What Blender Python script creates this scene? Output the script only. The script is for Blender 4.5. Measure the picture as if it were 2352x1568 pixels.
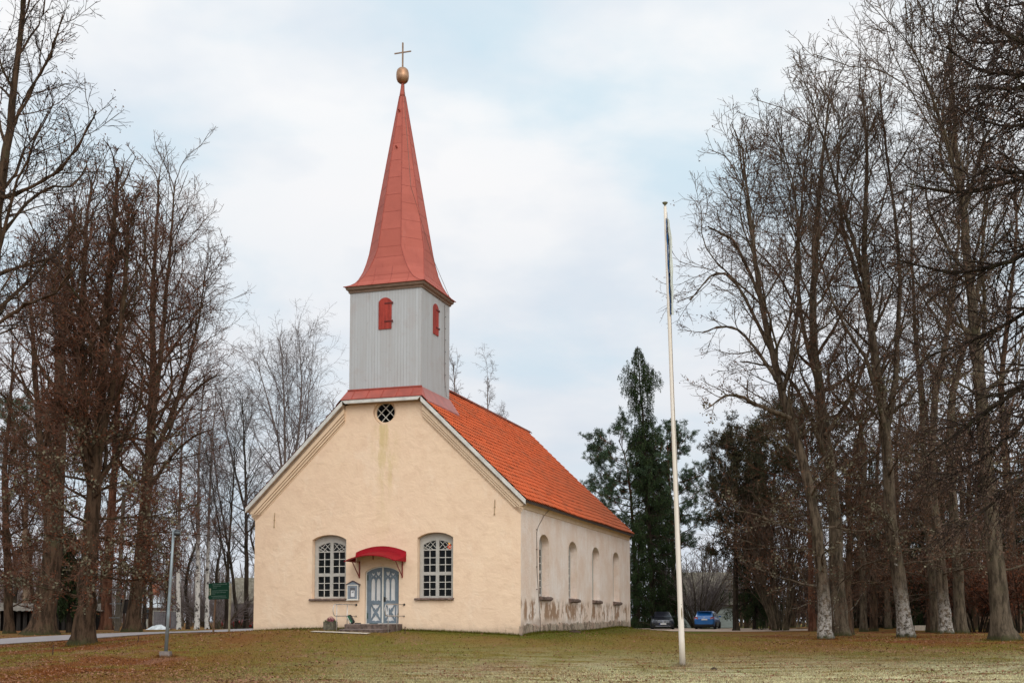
import bpy, math, random
import numpy as np
from mathutils import Vector
from mathutils.geometry import tessellate_polygon

for o in list(bpy.data.objects): bpy.data.objects.remove(o)
S = bpy.context.scene
COL = S.collection
PI = math.pi
EYE = 1.5                         # height of the camera over the lawn datum
FPX, PITCH, SHIFT = 2755.0, 0.0807, 420.72   # focal length and shift in 2352-px units
W = 11.6                          # facade width
PHI = 0.311                       # yaw of the church
CX, CY = 0.336, 46.286            # front right corner of the church

# ---------------------------------------------------------------- camera
cam_d = bpy.data.cameras.new('camera'); cam = bpy.data.objects.new('camera', cam_d); COL.objects.link(cam)
cam.location = (0, 0, EYE); cam.rotation_euler = (PI/2 + PITCH, 0, 0)
cam_d.sensor_width = 36; cam_d.lens = 36*FPX/2352; cam_d.shift_y = SHIFT/2352
cam_d.clip_start = .1; cam_d.clip_end = 6000
S.camera = cam

# ---------------------------------------------------------------- light
SUN = Vector((.22, -.76, .60)).normalized()     # towards the sun, behind the camera
EL = math.asin(SUN.z); AZ = math.atan2(SUN.x, SUN.y)
sd = bpy.data.lights.new('sun', 'SUN'); sun = bpy.data.objects.new('sun', sd); COL.objects.link(sun)
sd.energy = 1.15; sd.angle = math.radians(40); sd.color = (1, .95, .88)
sun.rotation_euler = (-SUN).to_track_quat('-Z', 'Y').to_euler(); sun.location = (0, -20, 60)

world = bpy.data.worlds.new('World'); S.world = world; world.use_nodes = True
wt = world.node_tree; wt.nodes.clear()
def wn(t, **k):
    n = wt.nodes.new(t)
    for a, b in k.items(): setattr(n, a, b)
    return n
def wl(a, b): wt.links.new(a, b)
def wmath(op, a, b=None, c=None):
    n = wn('ShaderNodeMath', operation=op)
    for i, v in enumerate((a, b, c)):
        if v is None: continue
        if isinstance(v, (int, float)): n.inputs[i].default_value = v
        else: wl(v, n.inputs[i])
    return n.outputs[0]
tc = wn('ShaderNodeTexCoord')
sep = wn('ShaderNodeSeparateXYZ'); wl(tc.outputs['Generated'], sep.inputs[0])
sky = wn('ShaderNodeTexSky'); sky.sky_type = 'NISHITA'; sky.sun_disc = False
sky.sun_elevation = EL; sky.sun_rotation = AZ; sky.air_density = 1.0; sky.dust_density = 1.5
sks = wn('ShaderNodeMixRGB', blend_type='MULTIPLY'); sks.inputs[0].default_value = 1
wl(sky.outputs[0], sks.inputs[1]); sks.inputs[2].default_value = (.10, .10, .10, 1)
# cloud deck: project the direction on a flat layer so clouds shrink towards the horizon
zc = wmath('ADD', wmath('MAXIMUM', sep.outputs[2], 0.0), .22)
cv = wn('ShaderNodeCombineXYZ'); wl(wmath('DIVIDE', sep.outputs[0], zc), cv.inputs[0]); wl(wmath('DIVIDE', sep.outputs[1], zc), cv.inputs[1])
cv.inputs[2].default_value = 3.3
n1 = wn('ShaderNodeTexNoise'); wl(cv.outputs[0], n1.inputs['Vector'])
n1.inputs['Scale'].default_value = 1.9; n1.inputs['Detail'].default_value = 7; n1.inputs['Roughness'].default_value = .50; n1.inputs['Distortion'].default_value = .25
r1 = wn('ShaderNodeValToRGB'); wl(n1.outputs['Fac'], r1.inputs[0])
r1.color_ramp.elements[0].position = .38; r1.color_ramp.elements[1].position = .53
r1.color_ramp.interpolation = 'B_SPLINE'
cmap = wn('ShaderNodeVectorMath', operation='ADD'); wl(cv.outputs[0], cmap.inputs[0]); cmap.inputs[1].default_value = (7.3, 1.9, 5)
n2 = wn('ShaderNodeTexNoise'); wl(cmap.outputs[0], n2.inputs['Vector'])
n2.inputs['Scale'].default_value = 2.6; n2.inputs['Detail'].default_value = 5; n2.inputs['Roughness'].default_value = .5
r2 = wn('ShaderNodeValToRGB'); wl(n2.outputs['Fac'], r2.inputs[0])
r2.color_ramp.elements[0].position = .33; r2.color_ramp.elements[0].color = (.78, .83, .90, 1)
r2.color_ramp.elements[1].position = .52; r2.color_ramp.elements[1].color = (1.0, .985, .985, 1)
veil = wn('ShaderNodeMixRGB'); veil.inputs[0].default_value = .86
wl(sks.outputs[0], veil.inputs[1]); veil.inputs[2].default_value = (.68, .87, .975, 1)
cl = wn('ShaderNodeMixRGB'); wl(r1.outputs[0], cl.inputs[0]); wl(veil.outputs[0], cl.inputs[1]); wl(r2.outputs[0], cl.inputs[2])
# greyer, lower band towards the horizon
hz = wn('ShaderNodeMapRange'); wl(sep.outputs[2], hz.inputs[0]); hz.inputs[1].default_value = 0.0; hz.inputs[2].default_value = .40
hz.inputs[3].default_value = .85; hz.inputs[4].default_value = 0
hm = wn('ShaderNodeMixRGB'); wl(hz.outputs[0], hm.inputs[0]); wl(cl.outputs[0], hm.inputs[1]); hm.inputs[2].default_value = (.66, .71, .79, 1)
# the overcast is brighter where the sun stands behind it
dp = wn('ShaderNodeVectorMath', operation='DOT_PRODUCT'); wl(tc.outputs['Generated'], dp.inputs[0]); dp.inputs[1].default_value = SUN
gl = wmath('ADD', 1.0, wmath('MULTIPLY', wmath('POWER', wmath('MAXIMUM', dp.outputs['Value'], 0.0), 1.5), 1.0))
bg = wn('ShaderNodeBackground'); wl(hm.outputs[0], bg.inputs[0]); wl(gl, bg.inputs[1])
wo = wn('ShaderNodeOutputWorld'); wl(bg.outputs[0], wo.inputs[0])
S.view_settings.view_transform = 'Standard'; S.view_settings.look = 'None'
S.view_settings.exposure = 0.0; S.view_settings.gamma = 1

# ---------------------------------------------------------------- pixel helpers
def at(x, y, d):
    X = (x-1176)/FPX; Y = (y-784-SHIFT)/FPX
    r = np.array([X, math.cos(PITCH)+math.sin(PITCH)*Y, math.sin(PITCH)-math.cos(PITCH)*Y])
    r = r*(d/r[1]); return np.array([r[0], r[1], r[2]+EYE])
def ch(u, v, z):                         # church coordinates (eye-relative z) to world
    return np.array([CX-u*math.cos(PHI)+v*math.sin(PHI), CY+u*math.sin(PHI)+v*math.cos(PHI), z+EYE])

# ---------------------------------------------------------------- terrain height
_cp = [at(*q) for q in [(1567,1530,38),(1176,1568,28),(0,1568,28),(2352,1568,28),(1000,1500,41),(1300,1490,43),
  (1897,1467,55),(2305,1470,50),(2083,1464,56),(1570,1442,104),(2100,1441,90),(2350,1441,90),(382,1509,40),
  (525,1475,52),(489,1467,56),(190,1482,46),(0,1479,52),(0,1467,60),(575,1450,80),(575,1444,88),(95,1457,68),
  (303,1450,78),(0,1448,90),(-300,1470,62),(450,1446,105),(650,1444,130),(1700,1441,110),(1750,1470,55),(1570,1449.5,90),(1570,1457,74),(1800,1448,90),(1800,1455,74),(1450,1449,84),(2100,1451,74),(1570,1441.5,118),(1690,1441,125),(2350,1452,74),(1570,1460,66),(1660,1461,65),(1800,1460,65)]]
_cp += [ch(5.8,-2.2,-.44), ch(0,0,-.50), ch(W,0,-.31), ch(0,19.5,-.25), ch(0,9.5,-.43), ch(-3,9,-.62), ch(W,19,-.3), ch(-1.5,-2,-.70), ch(W+2,-1,-.42)]
_cp += [np.array(q) for q in [(0,2,-.05),(-25,5,-.05),(25,5,-.05),(0,-30,-.1),(-60,20,0.),(60,20,0.),(0,190,.85),(-90,190,.75),(90,190,.85),(-90,90,.7),(90,90,.9)]]
_cp = np.array(_cp)
def _ker(a, b): return np.sqrt(((a[:,None,:2]-b[None,:,:2])**2).sum(-1)+36.0)
_n = len(_cp); _A = np.zeros((_n+3,_n+3)); _A[:_n,:_n] = _ker(_cp,_cp)-np.eye(_n)*.25
_A[:_n,_n] = 1; _A[:_n,_n+1:] = _cp[:,:2]; _A[_n:,:_n] = _A[:_n,_n:].T
_w = np.linalg.solve(_A, np.concatenate([_cp[:,2],[0,0,0]]))
def gz(x, y):
    p = np.stack([np.ravel(x), np.ravel(y)], 1).astype(float)
    k = np.zeros(len(p))
    for i in range(0, len(p), 20000):
        q = p[i:i+20000]; k[i:i+20000] = _ker(q,_cp)@_w[:_n]+_w[_n]+q@_w[_n+1:]
    r = np.hypot(p[:,0], p[:,1]-60); b = np.clip((r-130)/120, 0, 1); b = b*b*(3-2*b)
    return (k*(1-b)+.7*b).reshape(np.shape(x))
def gp(px, d, off=0.0):
    P = at(px, 1440, d); P[2] = float(gz(P[0], P[1]))+off; return P

# ---------------------------------------------------------------- materials
MATS = {}
class NT:
    def __init__(s, name, rough=.8, spec=.3, metal=0):
        m = bpy.data.materials.new(name); m.use_nodes = True; s.m = m; s.t = m.node_tree; MATS[name] = m
        s.b = s.t.nodes['Principled BSDF']; s.b.inputs['Roughness'].default_value = rough
        s.b.inputs['Specular IOR Level'].default_value = spec; s.b.inputs['Metallic'].default_value = metal
        s.tc = s.t.nodes.new('ShaderNodeTexCoord')
    def n(s, t, **k):
        n = s.t.nodes.new(t)
        for a, b in k.items(): setattr(n, a, b)
        return n
    def l(s, a, b): s.t.links.new(a, b)
    def m_(s, op, a, b=None, c=None):
        n = s.n('ShaderNodeMath', operation=op)
        for i, v in enumerate((a, b, c)):
            if v is None: continue
            if isinstance(v, (int, float)): n.inputs[i].default_value = v
            else: s.l(v, n.inputs[i])
        return n.outputs[0]
    def noise(s, scale, detail=4, rough=.55, stretch=None, off=None, dist=0):
        v = s.tc.outputs['Object']
        if stretch or off:
            mp = s.n('ShaderNodeMapping'); s.l(v, mp.inputs[0])
            if stretch: mp.inputs['Scale'].default_value = stretch
            if off: mp.inputs['Location'].default_value = off
            v = mp.outputs[0]
        n = s.n('ShaderNodeTexNoise'); s.l(v, n.inputs['Vector'])
        n.inputs['Scale'].default_value = scale; n.inputs['Detail'].default_value = detail
        n.inputs['Roughness'].default_value = rough; n.inputs['Distortion'].default_value = dist
        return n.outputs['Fac']
    def ramp(s, f, a, b, lo=0.0, hi=1.0):
        n = s.n('ShaderNodeMapRange'); n.interpolation_type = 'SMOOTHSTEP'; s.l(f, n.inputs[0])
        n.inputs[1].default_value = a; n.inputs[2].default_value = b; n.inputs[3].default_value = lo; n.inputs[4].default_value = hi
        return n.outputs[0]
    def mix(s, f, a, b, mode='MIX'):
        n = s.n('ShaderNodeMixRGB', blend_type=mode)
        for i, v in enumerate((f, a, b)):
            if isinstance(v, (int, float)): n.inputs[i].default_value = v
            elif isinstance(v, tuple): n.inputs[i].default_value = (*v, 1)
            else: s.l(v, n.inputs[i])
        return n.outputs[0]
    def color(s, c):
        if isinstance(c, tuple): s.b.inputs['Base Color'].default_value = (*c, 1)
        else: s.l(c, s.b.inputs['Base Color'])
    def bump(s, h, strength=.3, dist=.02):
        n = s.n('ShaderNodeBump'); n.inputs['Strength'].default_value = strength; n.inputs['Distance'].default_value = dist
        s.l(h, n.inputs['Height']); s.l(n.outputs[0], s.b.inputs['Normal'])
    def sep(s):
        n = s.n('ShaderNodeSeparateXYZ'); s.l(s.tc.outputs['Object'], n.inputs[0]); return n.outputs
    def attr(s, name):
        n = s.n('ShaderNodeAttribute', attribute_name=name); return n.outputs['Fac']

def simple(name, col, rough=.7, var=.12, scale=6, spec=.3, metal=0, bump=0, bscale=40, stretch=None):
    k = NT(name, rough, spec, metal)
    f = k.noise(scale, 5, .6, stretch)
    k.color(k.mix(k.ramp(f, .3, .7), tuple(max(0, c*(1-var)) for c in col), tuple(c*(1+var) for c in col)))
    if bump: k.bump(k.noise(bscale, 4, .6, stretch), bump, .01)
    return k.m

# facade plaster
k = NT('facade_plaster', .9, .15); X, Y, Z = k.sep()
c = k.mix(k.ramp(k.noise(.55, 4, .6), .3, .7), (.765, .555, .392), (.80, .59, .415))
c = k.mix(k.ramp(k.noise(2.2, 5, .65, None, (3,1,7)), .45, .72, 0, .7), c, (.71, .50, .345))
c = k.mix(k.ramp(k.noise(.9, 6, .75, (1,1,.6), (8,2,3)), .55, .62, 0, .4), c, (.82, .64, .48))
c = k.mix(k.ramp(k.noise(7, 6, .8, (1,1,.7), (2,5,3)), .60, .68, 0, .35), c, (.55, .37, .24))
sx = k.m_('ABSOLUTE', k.m_('ADD', X, 5.75))
st = k.m_('MULTIPLY', k.ramp(sx, .15, .75, 1, 0), k.ramp(k.noise(2.5, 4, .6, (1,1,.25)), .4, .62))
st = k.m_('MULTIPLY', st, k.ramp(Z, 4.2, 8.2, .15, .8)); st = k.m_('MULTIPLY', st, k.ramp(Z, 8.4, 8.55, 1, 0))
c = k.mix(st, c, (.60, .45, .22))
low = k.m_('ADD', Z, k.m_('MULTIPLY', k.noise(1.6, 5, .7), .5))
c = k.mix(k.ramp(low, .30, .72, .8, 0), c, (.50, .36, .25))
c = k.mix(k.m_('MULTIPLY', k.ramp(k.noise(9, 5, .75), .56, .64), k.ramp(low, .3, .75, .8, 0)), c, (.22, .15, .11))
k.color(c)
h = k.m_('ADD', k.m_('MULTIPLY', k.noise(1.7, 4, .55, (1,1,1.3), None, .5), .8), k.m_('MULTIPLY', k.noise(9, 4, .6), .22))
k.bump(h, .5, .09)
# weathered side wall
k = NT('side_plaster', .92, .12); X, Y, Z = k.sep()
c = k.mix(k.ramp(k.noise(.7, 5, .65), .3, .7), (.70, .53, .42), (.79, .69, .62))
c = k.mix(k.ramp(k.noise(3.0, 6, .7, (1,1,.35)), .42, .7, 0, .6), c, (.68, .51, .39))
c = k.mix(k.ramp(k.noise(14, 4, .7), .58, .7, 0, .45), c, (.45, .34, .26))
pz = k.m_('MULTIPLY', k.ramp(Z, .35, .75), k.ramp(Z, 1.2, 1.55, 1, 0))
pe = k.m_('ADD', k.m_('MULTIPLY', k.noise(1.7, 5, .7, (1, 1, .45), (0, 2.2, 0)), .75), k.m_('MULTIPLY', k.noise(6, 4, .7, (1,1,.3)), .25))
c = k.mix(k.m_('MULTIPLY', pz, k.ramp(pe, .485, .53)), c, (.33, .205, .13))
low = k.m_('ADD', Z, k.m_('MULTIPLY', k.noise(1.2, 5, .7), .8))
c = k.mix(k.ramp(low, .55, 1.1, .75, 0), c, (.30, .21, .16))
k.color(c); k.bump(k.m_('ADD', k.noise(5, 5, .65), k.m_('MULTIPLY', k.noise(26, 4, .7), .3)), .5, .05)
# plinth stone
k = NT('plinth_stone', .95, .1)
c = k.mix(k.ramp(k.noise(1.3, 5, .7), .35, .65), (.40, .28, .21), (.34, .28, .21))
c = k.mix(k.ramp(k.noise(1.6, 6, .75, (1,1,.8)), .48, .58, 0, .8), c, (.15, .105, .075))
c = k.mix(k.ramp(k.noise(5, 6, .8, (1,1,.5), (7,7,1)), .54, .60), c, (.085, .075, .05))
c = k.mix(k.ramp(k.noise(7, 5, .7, None, (4,0,0)), .58, .68), c, (.48, .40, .32))
k.color(c); k.bump(k.noise(6, 6, .7), .8, .08)
# cornice moulding, in the facade's paint
k = NT('cornice_plaster', .9, .12)
k.color(k.mix(k.ramp(k.noise(1.2, 5, .65), .3, .7), (.68, .50, .345), (.76, .57, .40))); k.bump(k.noise(20, 3, .6), .2, .01)
simple('white_board', (.57, .545, .50), .7, .16, 3, bump=.2)
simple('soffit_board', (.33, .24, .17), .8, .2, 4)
# roof tiles
k = NT('roof_tile', .85, .12); X, Y, Z = k.sep()
t = k.attr('tint')
c = k.mix(t, (.46, .082, .026), (.56, .112, .040))
c = k.mix(k.ramp(k.noise(.9, 6, .7, (1, .5, 1)), .46, .72, 0, .7), c, (.36, .10, .045))
age = k.m_('MULTIPLY', k.ramp(Y, 4, 19), k.ramp(Z, 9.5, 5.5))
c = k.mix(k.m_('MULTIPLY', age, .8), c, (.27, .080, .038))
c = k.mix(k.m_('MULTIPLY', k.ramp(k.noise(2.6, 6, .75, (1, .35, 1), (3,3,3)), .50, .64), .6), c, (.20, .062, .03))
c = k.mix(k.ramp(k.noise(5, 5, .8, None, (6,1,2)), .62, .70, 0, .55), c, (.13, .085, .045))
c = k.mix(k.ramp(t, .93, .96, 0, .85), c, (.10, .028, .012))  # shade in the open tile ends, painted into the colour
k.color(c); k.bump(k.noise(30, 3, .6), .15, .01)
simple('ridge_tile', (.22, .06, .035), .8, .2, 3)
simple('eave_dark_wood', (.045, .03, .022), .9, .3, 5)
# painted sheet metal
k = NT('red_sheet_metal', .65, .2)
t = k.attr('tint')
c = k.mix(t, (.375, .095, .066), (.425, .112, .080))
c = k.mix(k.ramp(k.noise(1.2, 5, .65), .35, .75, 0, .5), c, (.30, .075, .055)); c = k.mix(k.ramp(k.noise(3.2, 6, .75, (1,1,.10)), .55, .72, 0, .5), c, (.25, .052, .036)); c = k.mix(k.ramp(k.noise(2.0, 6, .7, (1,1,.25), (4,4,4)), .60, .75, 0, .35), c, (.46, .175, .14)); k.color(c)
k.bump(k.noise(1.6, 3, .5), .35, .05)
simple('red_seam', (.30, .055, .035), .5, .15, 6, .4)
simple('apron_metal', (.32, .062, .040), .4, .15, 2, .5)
# tower boards
k = NT('tower_boards', .8, .2); X, Y, Z = k.sep()
q = k.m_('DIVIDE', k.m_('ADD', k.m_('ADD', X, Y), 40.0), .128)
fl = k.m_('FLOOR', q); fr = k.m_('FRACT', q)
wnn = k.n('ShaderNodeTexWhiteNoise', noise_dimensions='1D'); k.l(fl, wnn.inputs['W'])
c = k.mix(wnn.outputs['Value'], (.415, .415, .415), (.455, .46, .465))
c = k.mix(k.ramp(k.noise(3.5, 6, .7, (1, 1, .12)), .42, .72, 0, .6), c, (.37, .345, .33))
c = k.mix(k.ramp(k.noise(1.0, 4, .6), .5, .72, 0, .55), c, (.39, .34, .325))
c = k.mix(k.ramp(k.noise(11, 5, .7, (1,1,.5)), .64, .70, 0, .5), c, (.24, .22, .20))
gap = k.m_('MULTIPLY', k.ramp(k.m_('ABSOLUTE', k.m_('SUBTRACT', fr, .5)), .43, .49), k.ramp(wnn.outputs['Value'], .1, .9, .3, .9))
c = k.mix(gap, c, (.23, .22, .215)); k.color(c)
k.bump(k.m_('ADD', k.m_('SUBTRACT', 1.0, gap), k.m_('MULTIPLY', wnn.outputs['Value'], .35)), .6, .012)
simple('spire_cornice_wood', (.19, .125, .09), .8, .2, 4, stretch=(1,1,4))
simple('shutter_red', (.30, .035, .022), .65, .25, 9, .3, stretch=(1,1,.2), bump=.2)
simple('shutter_iron', (.10, .018, .014), .6, .2, 9)
k = NT('copper_ball', .42, .5, .75)
k.color(k.mix(k.ramp(k.noise(5, 4, .6), .35, .7), (.30, .16, .09), (.46, .27, .16)))
simple('bronze_cross', (.26, .17, .11), .5, .2, 6, .4, .4)
simple('window_frame_grey', (.40, .375, .335), .6, .08, 5)
simple('muntin_white', (.56, .53, .47), .6, .06, 5)
simple('inner_white', (.40, .39, .33), .7, .1, 5)
simple('sill_stone', (.155, .105, .085), .9, .35, 9, bump=.6, bscale=14)
def glass(name, tint, gl=1.5, rough=.03):
    m = bpy.data.materials.new(name); m.use_nodes = True; MATS[name] = m; t = m.node_tree; t.nodes.clear()
    tr = t.nodes.new('ShaderNodeBsdfTransparent'); tr.inputs[0].default_value = (*tint, 1)
    g = t.nodes.new('ShaderNodeBsdfGlossy'); g.inputs['Roughness'].default_value = rough
    f = t.nodes.new('ShaderNodeFresnel'); f.inputs[0].default_value = gl
    tcn = t.nodes.new('ShaderNodeTexCoord'); no = t.nodes.new('ShaderNodeTexNoise'); no.inputs['Scale'].default_value = 5
    t.links.new(tcn.outputs['Object'], no.inputs['Vector'])
    bu = t.nodes.new('ShaderNodeBump'); bu.inputs['Strength'].default_value = .15; bu.inputs['Distance'].default_value = .02
    t.links.new(no.outputs['Fac'], bu.inputs['Height']); t.links.new(bu.outputs[0], g.inputs['Normal'])
    mx = t.nodes.new('ShaderNodeMixShader'); o = t.nodes.new('ShaderNodeOutputMaterial')
    t.links.new(f.outputs[0], mx.inputs[0]); t.links.new(tr.outputs[0], mx.inputs[1]); t.links.new(g.outputs[0], mx.inputs[2]); t.links.new(mx.outputs[0], o.inputs[0])
    return m
glass('window_glass', (.14, .145, .13), 1.27); glass('car_glass', (.10, .12, .13), 2.3)
def emit(name, col, s):
    k = NT(name); k.color(col); k.b.inputs['Emission Color'].default_value = (*col, 1); k.b.inputs['Emission Strength'].default_value = s
emit('lamp_glow_red', (1, .10, .02), 4.0)
emit('lamp_glow_amber', (1, .45, .08), 8.0)
simple('interior_dark', (.03, .025, .02), .95, .2, 2)
simple('interior_gallery', (.25, .24, .17), .8, .1, 2)
simple('door_blue', (.150, .185, .215), .6, .12, 5, bump=.15)
simple('door_panel_pale', (.63, .60, .57), .65, .06, 4)
simple('door_white', (.66, .62, .55), .65, .08, 5)
simple('dark_iron', (.03, .03, .028), .6, .3, 8, .4, .3)
simple('hinge_green', (.05, .085, .075), .6, .2, 8)
simple('canopy_red', (.25, .005, .011), .75, .15, 2, .15, bump=.1, bscale=8)
simple('canopy_under', (.30, .25, .22), .8, .15, 3)
simple('canopy_iron', (.22, .035, .03), .5, .2, 8)
simple('notice_blue', (.22, .25, .29), .6, .1, 5)
simple('notice_roof', (.10, .075, .08), .7, .2, 5)
simple('paper_white', (.68, .67, .66), .8, .05, 9)
simple('paper_ink', (.12, .12, .13), .8, .1, 9)
simple('step_stone', (.115, .08, .065), .92, .45, 7, bump=.9, bscale=10)
simple('step_top_stone', (.30, .24, .215), .9, .25, 6, bump=.4, bscale=12)
simple('rail_metal', (.50, .46, .43), .35, .12, 8, .5, .5)
simple('planter_concrete', (.115, .10, .07), .95, .35, 9, bump=.8, bscale=18)
simple('pale_slab', (.46, .39, .31), .9, .2, 5, bump=.3)
simple('heather_pink', (.34, .09, .13), .9, .4, 30)
simple('heather_green', (.06, .085, .035), .9, .4, 30)
simple('flood_black', (.02, .02, .02), .5, .3, 8, .4)
simple('flood_glass', (.02, .10, .05), .15, .3, 8, .6)
simple('flood_edge', (.6, .58, .5), .5, .1, 8)
simple('galvanised', (.23, .265, .275), .45, .12, 6, .5, .55)
simple('concrete_foot', (.20, .165, .145), .9, .15, 8, bump=.4)
simple('lamp_black', (.018, .022, .025), .35, .2, 6, .5)
simple('lamp_lens', (.16, .19, .20), .2, .1, 6, .6)
simple('sign_green', (.003, .042, .020), .85, .12, 3, .08)
simple('sign_ink', (.055, .11, .075), .6, .1, 9)
simple('sign_cream', (.34, .33, .22), .6, .1, 9)
simple('sign_post', (.30, .26, .18), .8, .2, 6)
simple('sign_post_brown', (.17, .10, .06), .8, .2, 6)
k = NT('flagpole_paint', .38, .45); X, Y, Z = k.sep()
k.color(k.mix(k.ramp(k.noise(3, 4, .6, (1,1,.1)), .4, .7), (.74, .66, .58), (.70, .61, .50)))
simple('flag_blue', (.02, .10, .27), .8, .15, 5); simple('flag_black', (.02, .02, .022), .8, .2, 5); simple('flag_white', (.55, .56, .50), .8, .08, 5)
simple('finial_bronze', (.16, .15, .09), .5, .2, 8, .4, .3)
simple('wood_wear', (.16, .11, .05), .9, .3, 12)
simple('stake_iron', (.07, .035, .02), .8, .3, 9)
simple('soil', (.05, .032, .02), 1, .4, 14, bump=.8)
simple('cable_dark', (.13, .09, .07), .7, .2, 6)
simple('cream_iron', (.36, .25, .14), .7, .2, 9)
# cars
def paint(name, col, coat=.8, metal=.3):
    k = NT(name, .32, .5, metal); k.color(k.mix(k.ramp(k.noise(2, 3, .5), .3, .7), tuple(c*.93 for c in col), tuple(c*1.06 for c in col)))
    k.b.inputs['Coat Weight'].default_value = coat; k.b.inputs['Coat Roughness'].default_value = .08
paint('car_blue', (.012, .12, .36)); paint('car_dark', (.010, .009, .016), .4); paint('car_red', (.22, .012, .015))
simple('tyre_rubber', (.012, .012, .012), .85, .2, 20); simple('rim_alloy', (.22, .22, .23), .35, .1, 9, .5, .7)
simple('car_black_plastic', (.015, .015, .017), .6, .2, 9); simple('chrome', (.55, .55, .58), .18, .05, 9, .6, .9)
simple('head_lens', (.34, .36, .40), .12, .1, 9, .7, .2); simple('tail_lens', (.42, .03, .02), .2, .2, 9, .6); simple('tail_pale', (.6, .32, .2), .2, .2, 9, .6)
simple('plate_white', (.66, .65, .62), .5, .05, 9); simple('plate_blue', (.02, .05, .3), .5, .05, 9)
# buildings far away
simple('shed_planks_white', (.40, .44, .42), .8, .15, 3, stretch=(.3,.3,6)); simple('shed_door_grey', (.18, .19, .19), .8, .2, 3)
k = NT('mossy_roof', .95, .1)
c = k.mix(k.ramp(k.noise(1.5, 6, .75), .35, .65), (.20, .175, .135), (.105, .092, .066)); c = k.mix(k.ramp(k.noise(6, 5, .7), .5, .65), c, (.27, .245, .20)); k.color(c); k.bump(k.noise(9, 5, .7), .6, .05)
simple('dark_planks', (.022, .018, .015), .9, .5, 4, stretch=(6,6,.2)); simple('corrugated_grey', (.15, .125, .10), .8, .2, 2)
simple('old_post', (.12, .10, .075), .9, .25, 6); simple('house_wall', (.30, .29, .25), .85, .1, 2); simple('house_roof_pale', (.48, .50, .52), .6, .1, 2)
simple('brick_red', (.33, .11, .055), .9, .2, 5); simple('fence_grey', (.13, .12, .125), .9, .2, 3); simple('pale_tarp', (.62, .65, .65), .7, .2, 2)
simple('log_wood', (.27, .165, .105), .9, .45, 8); simple('pink_house', (.40, .27, .19), .9, .12, 2); simple('house_pane', (.03, .035, .04), .2, .2, 3, .6)
# trees
def bark(name, a, b, lich=None, lo=.62, rel=None, sc=3.2):
    k = NT(name, .95, .1); X, Y, Z = k.sep()
    f = k.noise(sc, 6, .7, (1, 1, .22))
    c = k.mix(k.ramp(f, .38, .62), a, b)
    c = k.mix(k.ramp(k.noise(1.1, 5, .7), .52, .72, 0, .7), c, (.075, .07, .035))
    if lich:
        g = k.ramp(k.noise(3.6, 6, .75, None, (5,2,1)), lo-.03, lo+.05)
        if rel: g = k.m_('MAXIMUM', g, k.m_('MULTIPLY', k.ramp(k.noise(6.5, 6, .8, None, (1,7,3)), .43, .57), k.ramp(Z, rel[0], rel[1], 1, 0)))
        c = k.mix(g, c, lich)
        c = k.mix(k.ramp(k.m_('ADD', Z, k.m_('MULTIPLY', k.noise(3, 4, .6), .5)), .28, .55, .9, 0), c, (.045, .045, .018))
    k.color(c); k.bump(k.m_('ADD', f, k.m_('MULTIPLY', k.noise(14, 5, .7, (1,1,.3)), .5)), .9, .06)
bark('bark_lichen', (.038, .027, .018), (.130, .096, .066), (.36, .33, .295), .66, (.4, 2.9), 5.5)
bark('bark_brown', (.030, .019, .012), (.095, .058, .036), (.16, .14, .10), .74, None, 5.5)
bark('bark_grey', (.040, .030, .020), (.130, .098, .067), (.22, .20, .165), .68, None, 5.5)
bark('bark_pine', (.055, .022, .013), (.14, .062, .036)); bark('bark_dark', (.015, .011, .008), (.045, .032, .023)); bark('bark_pale', (.13, .085, .058), (.22, .15, .10))
k = NT('bark_birch', .85, .15); X, Y, Z = k.sep()
c = k.mix(k.ramp(k.noise(3.4, 6, .72, (1, 1, .9)), .50, .58), (.60, .57, .52), (.05, .04, .035)); 
c = k.mix(k.ramp(k.m_('ADD', Z, k.m_('MULTIPLY', k.noise(.6, 4, .7), 5)), 7.0, 12.0), c, (.15, .11, .09)); k.color(c)
simple('twig_brown', (.082, .052, .037), .9, .3, .7, .1); simple('twig_red', (.115, .060, .041), .9, .35, .6, .1); simple('twig_grey', (.150, .122, .116), .9, .25, .5, .1)
simple('twig_dark', (.036, .024, .020), .9, .3, .7, .1); simple('twig_lichen', (.150, .130, .085), .95, .35, 1.2, .1)
def leafm(name, a, b):
    k = NT(name, .85, .15); k.color(k.mix(k.attr('tint'), a, b))
leafm('leaf_brown', (.065, .034, .02), (.155, .066, .034)); leafm('leaf_rust', (.055, .022, .012), (.17, .055, .024)); leafm('leaf_bract', (.06, .035, .026), (.13, .08, .055))
leafm('needle_spruce', (.010, .020, .008), (.040, .060, .018)); leafm('needle_pine', (.022, .042, .022), (.075, .105, .056)); leafm('needle_rust', (.022, .034, .015), (.078, .050, .027))
leafm('ivy_leaf', (.02, .035, .012), (.05, .07, .02))
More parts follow.
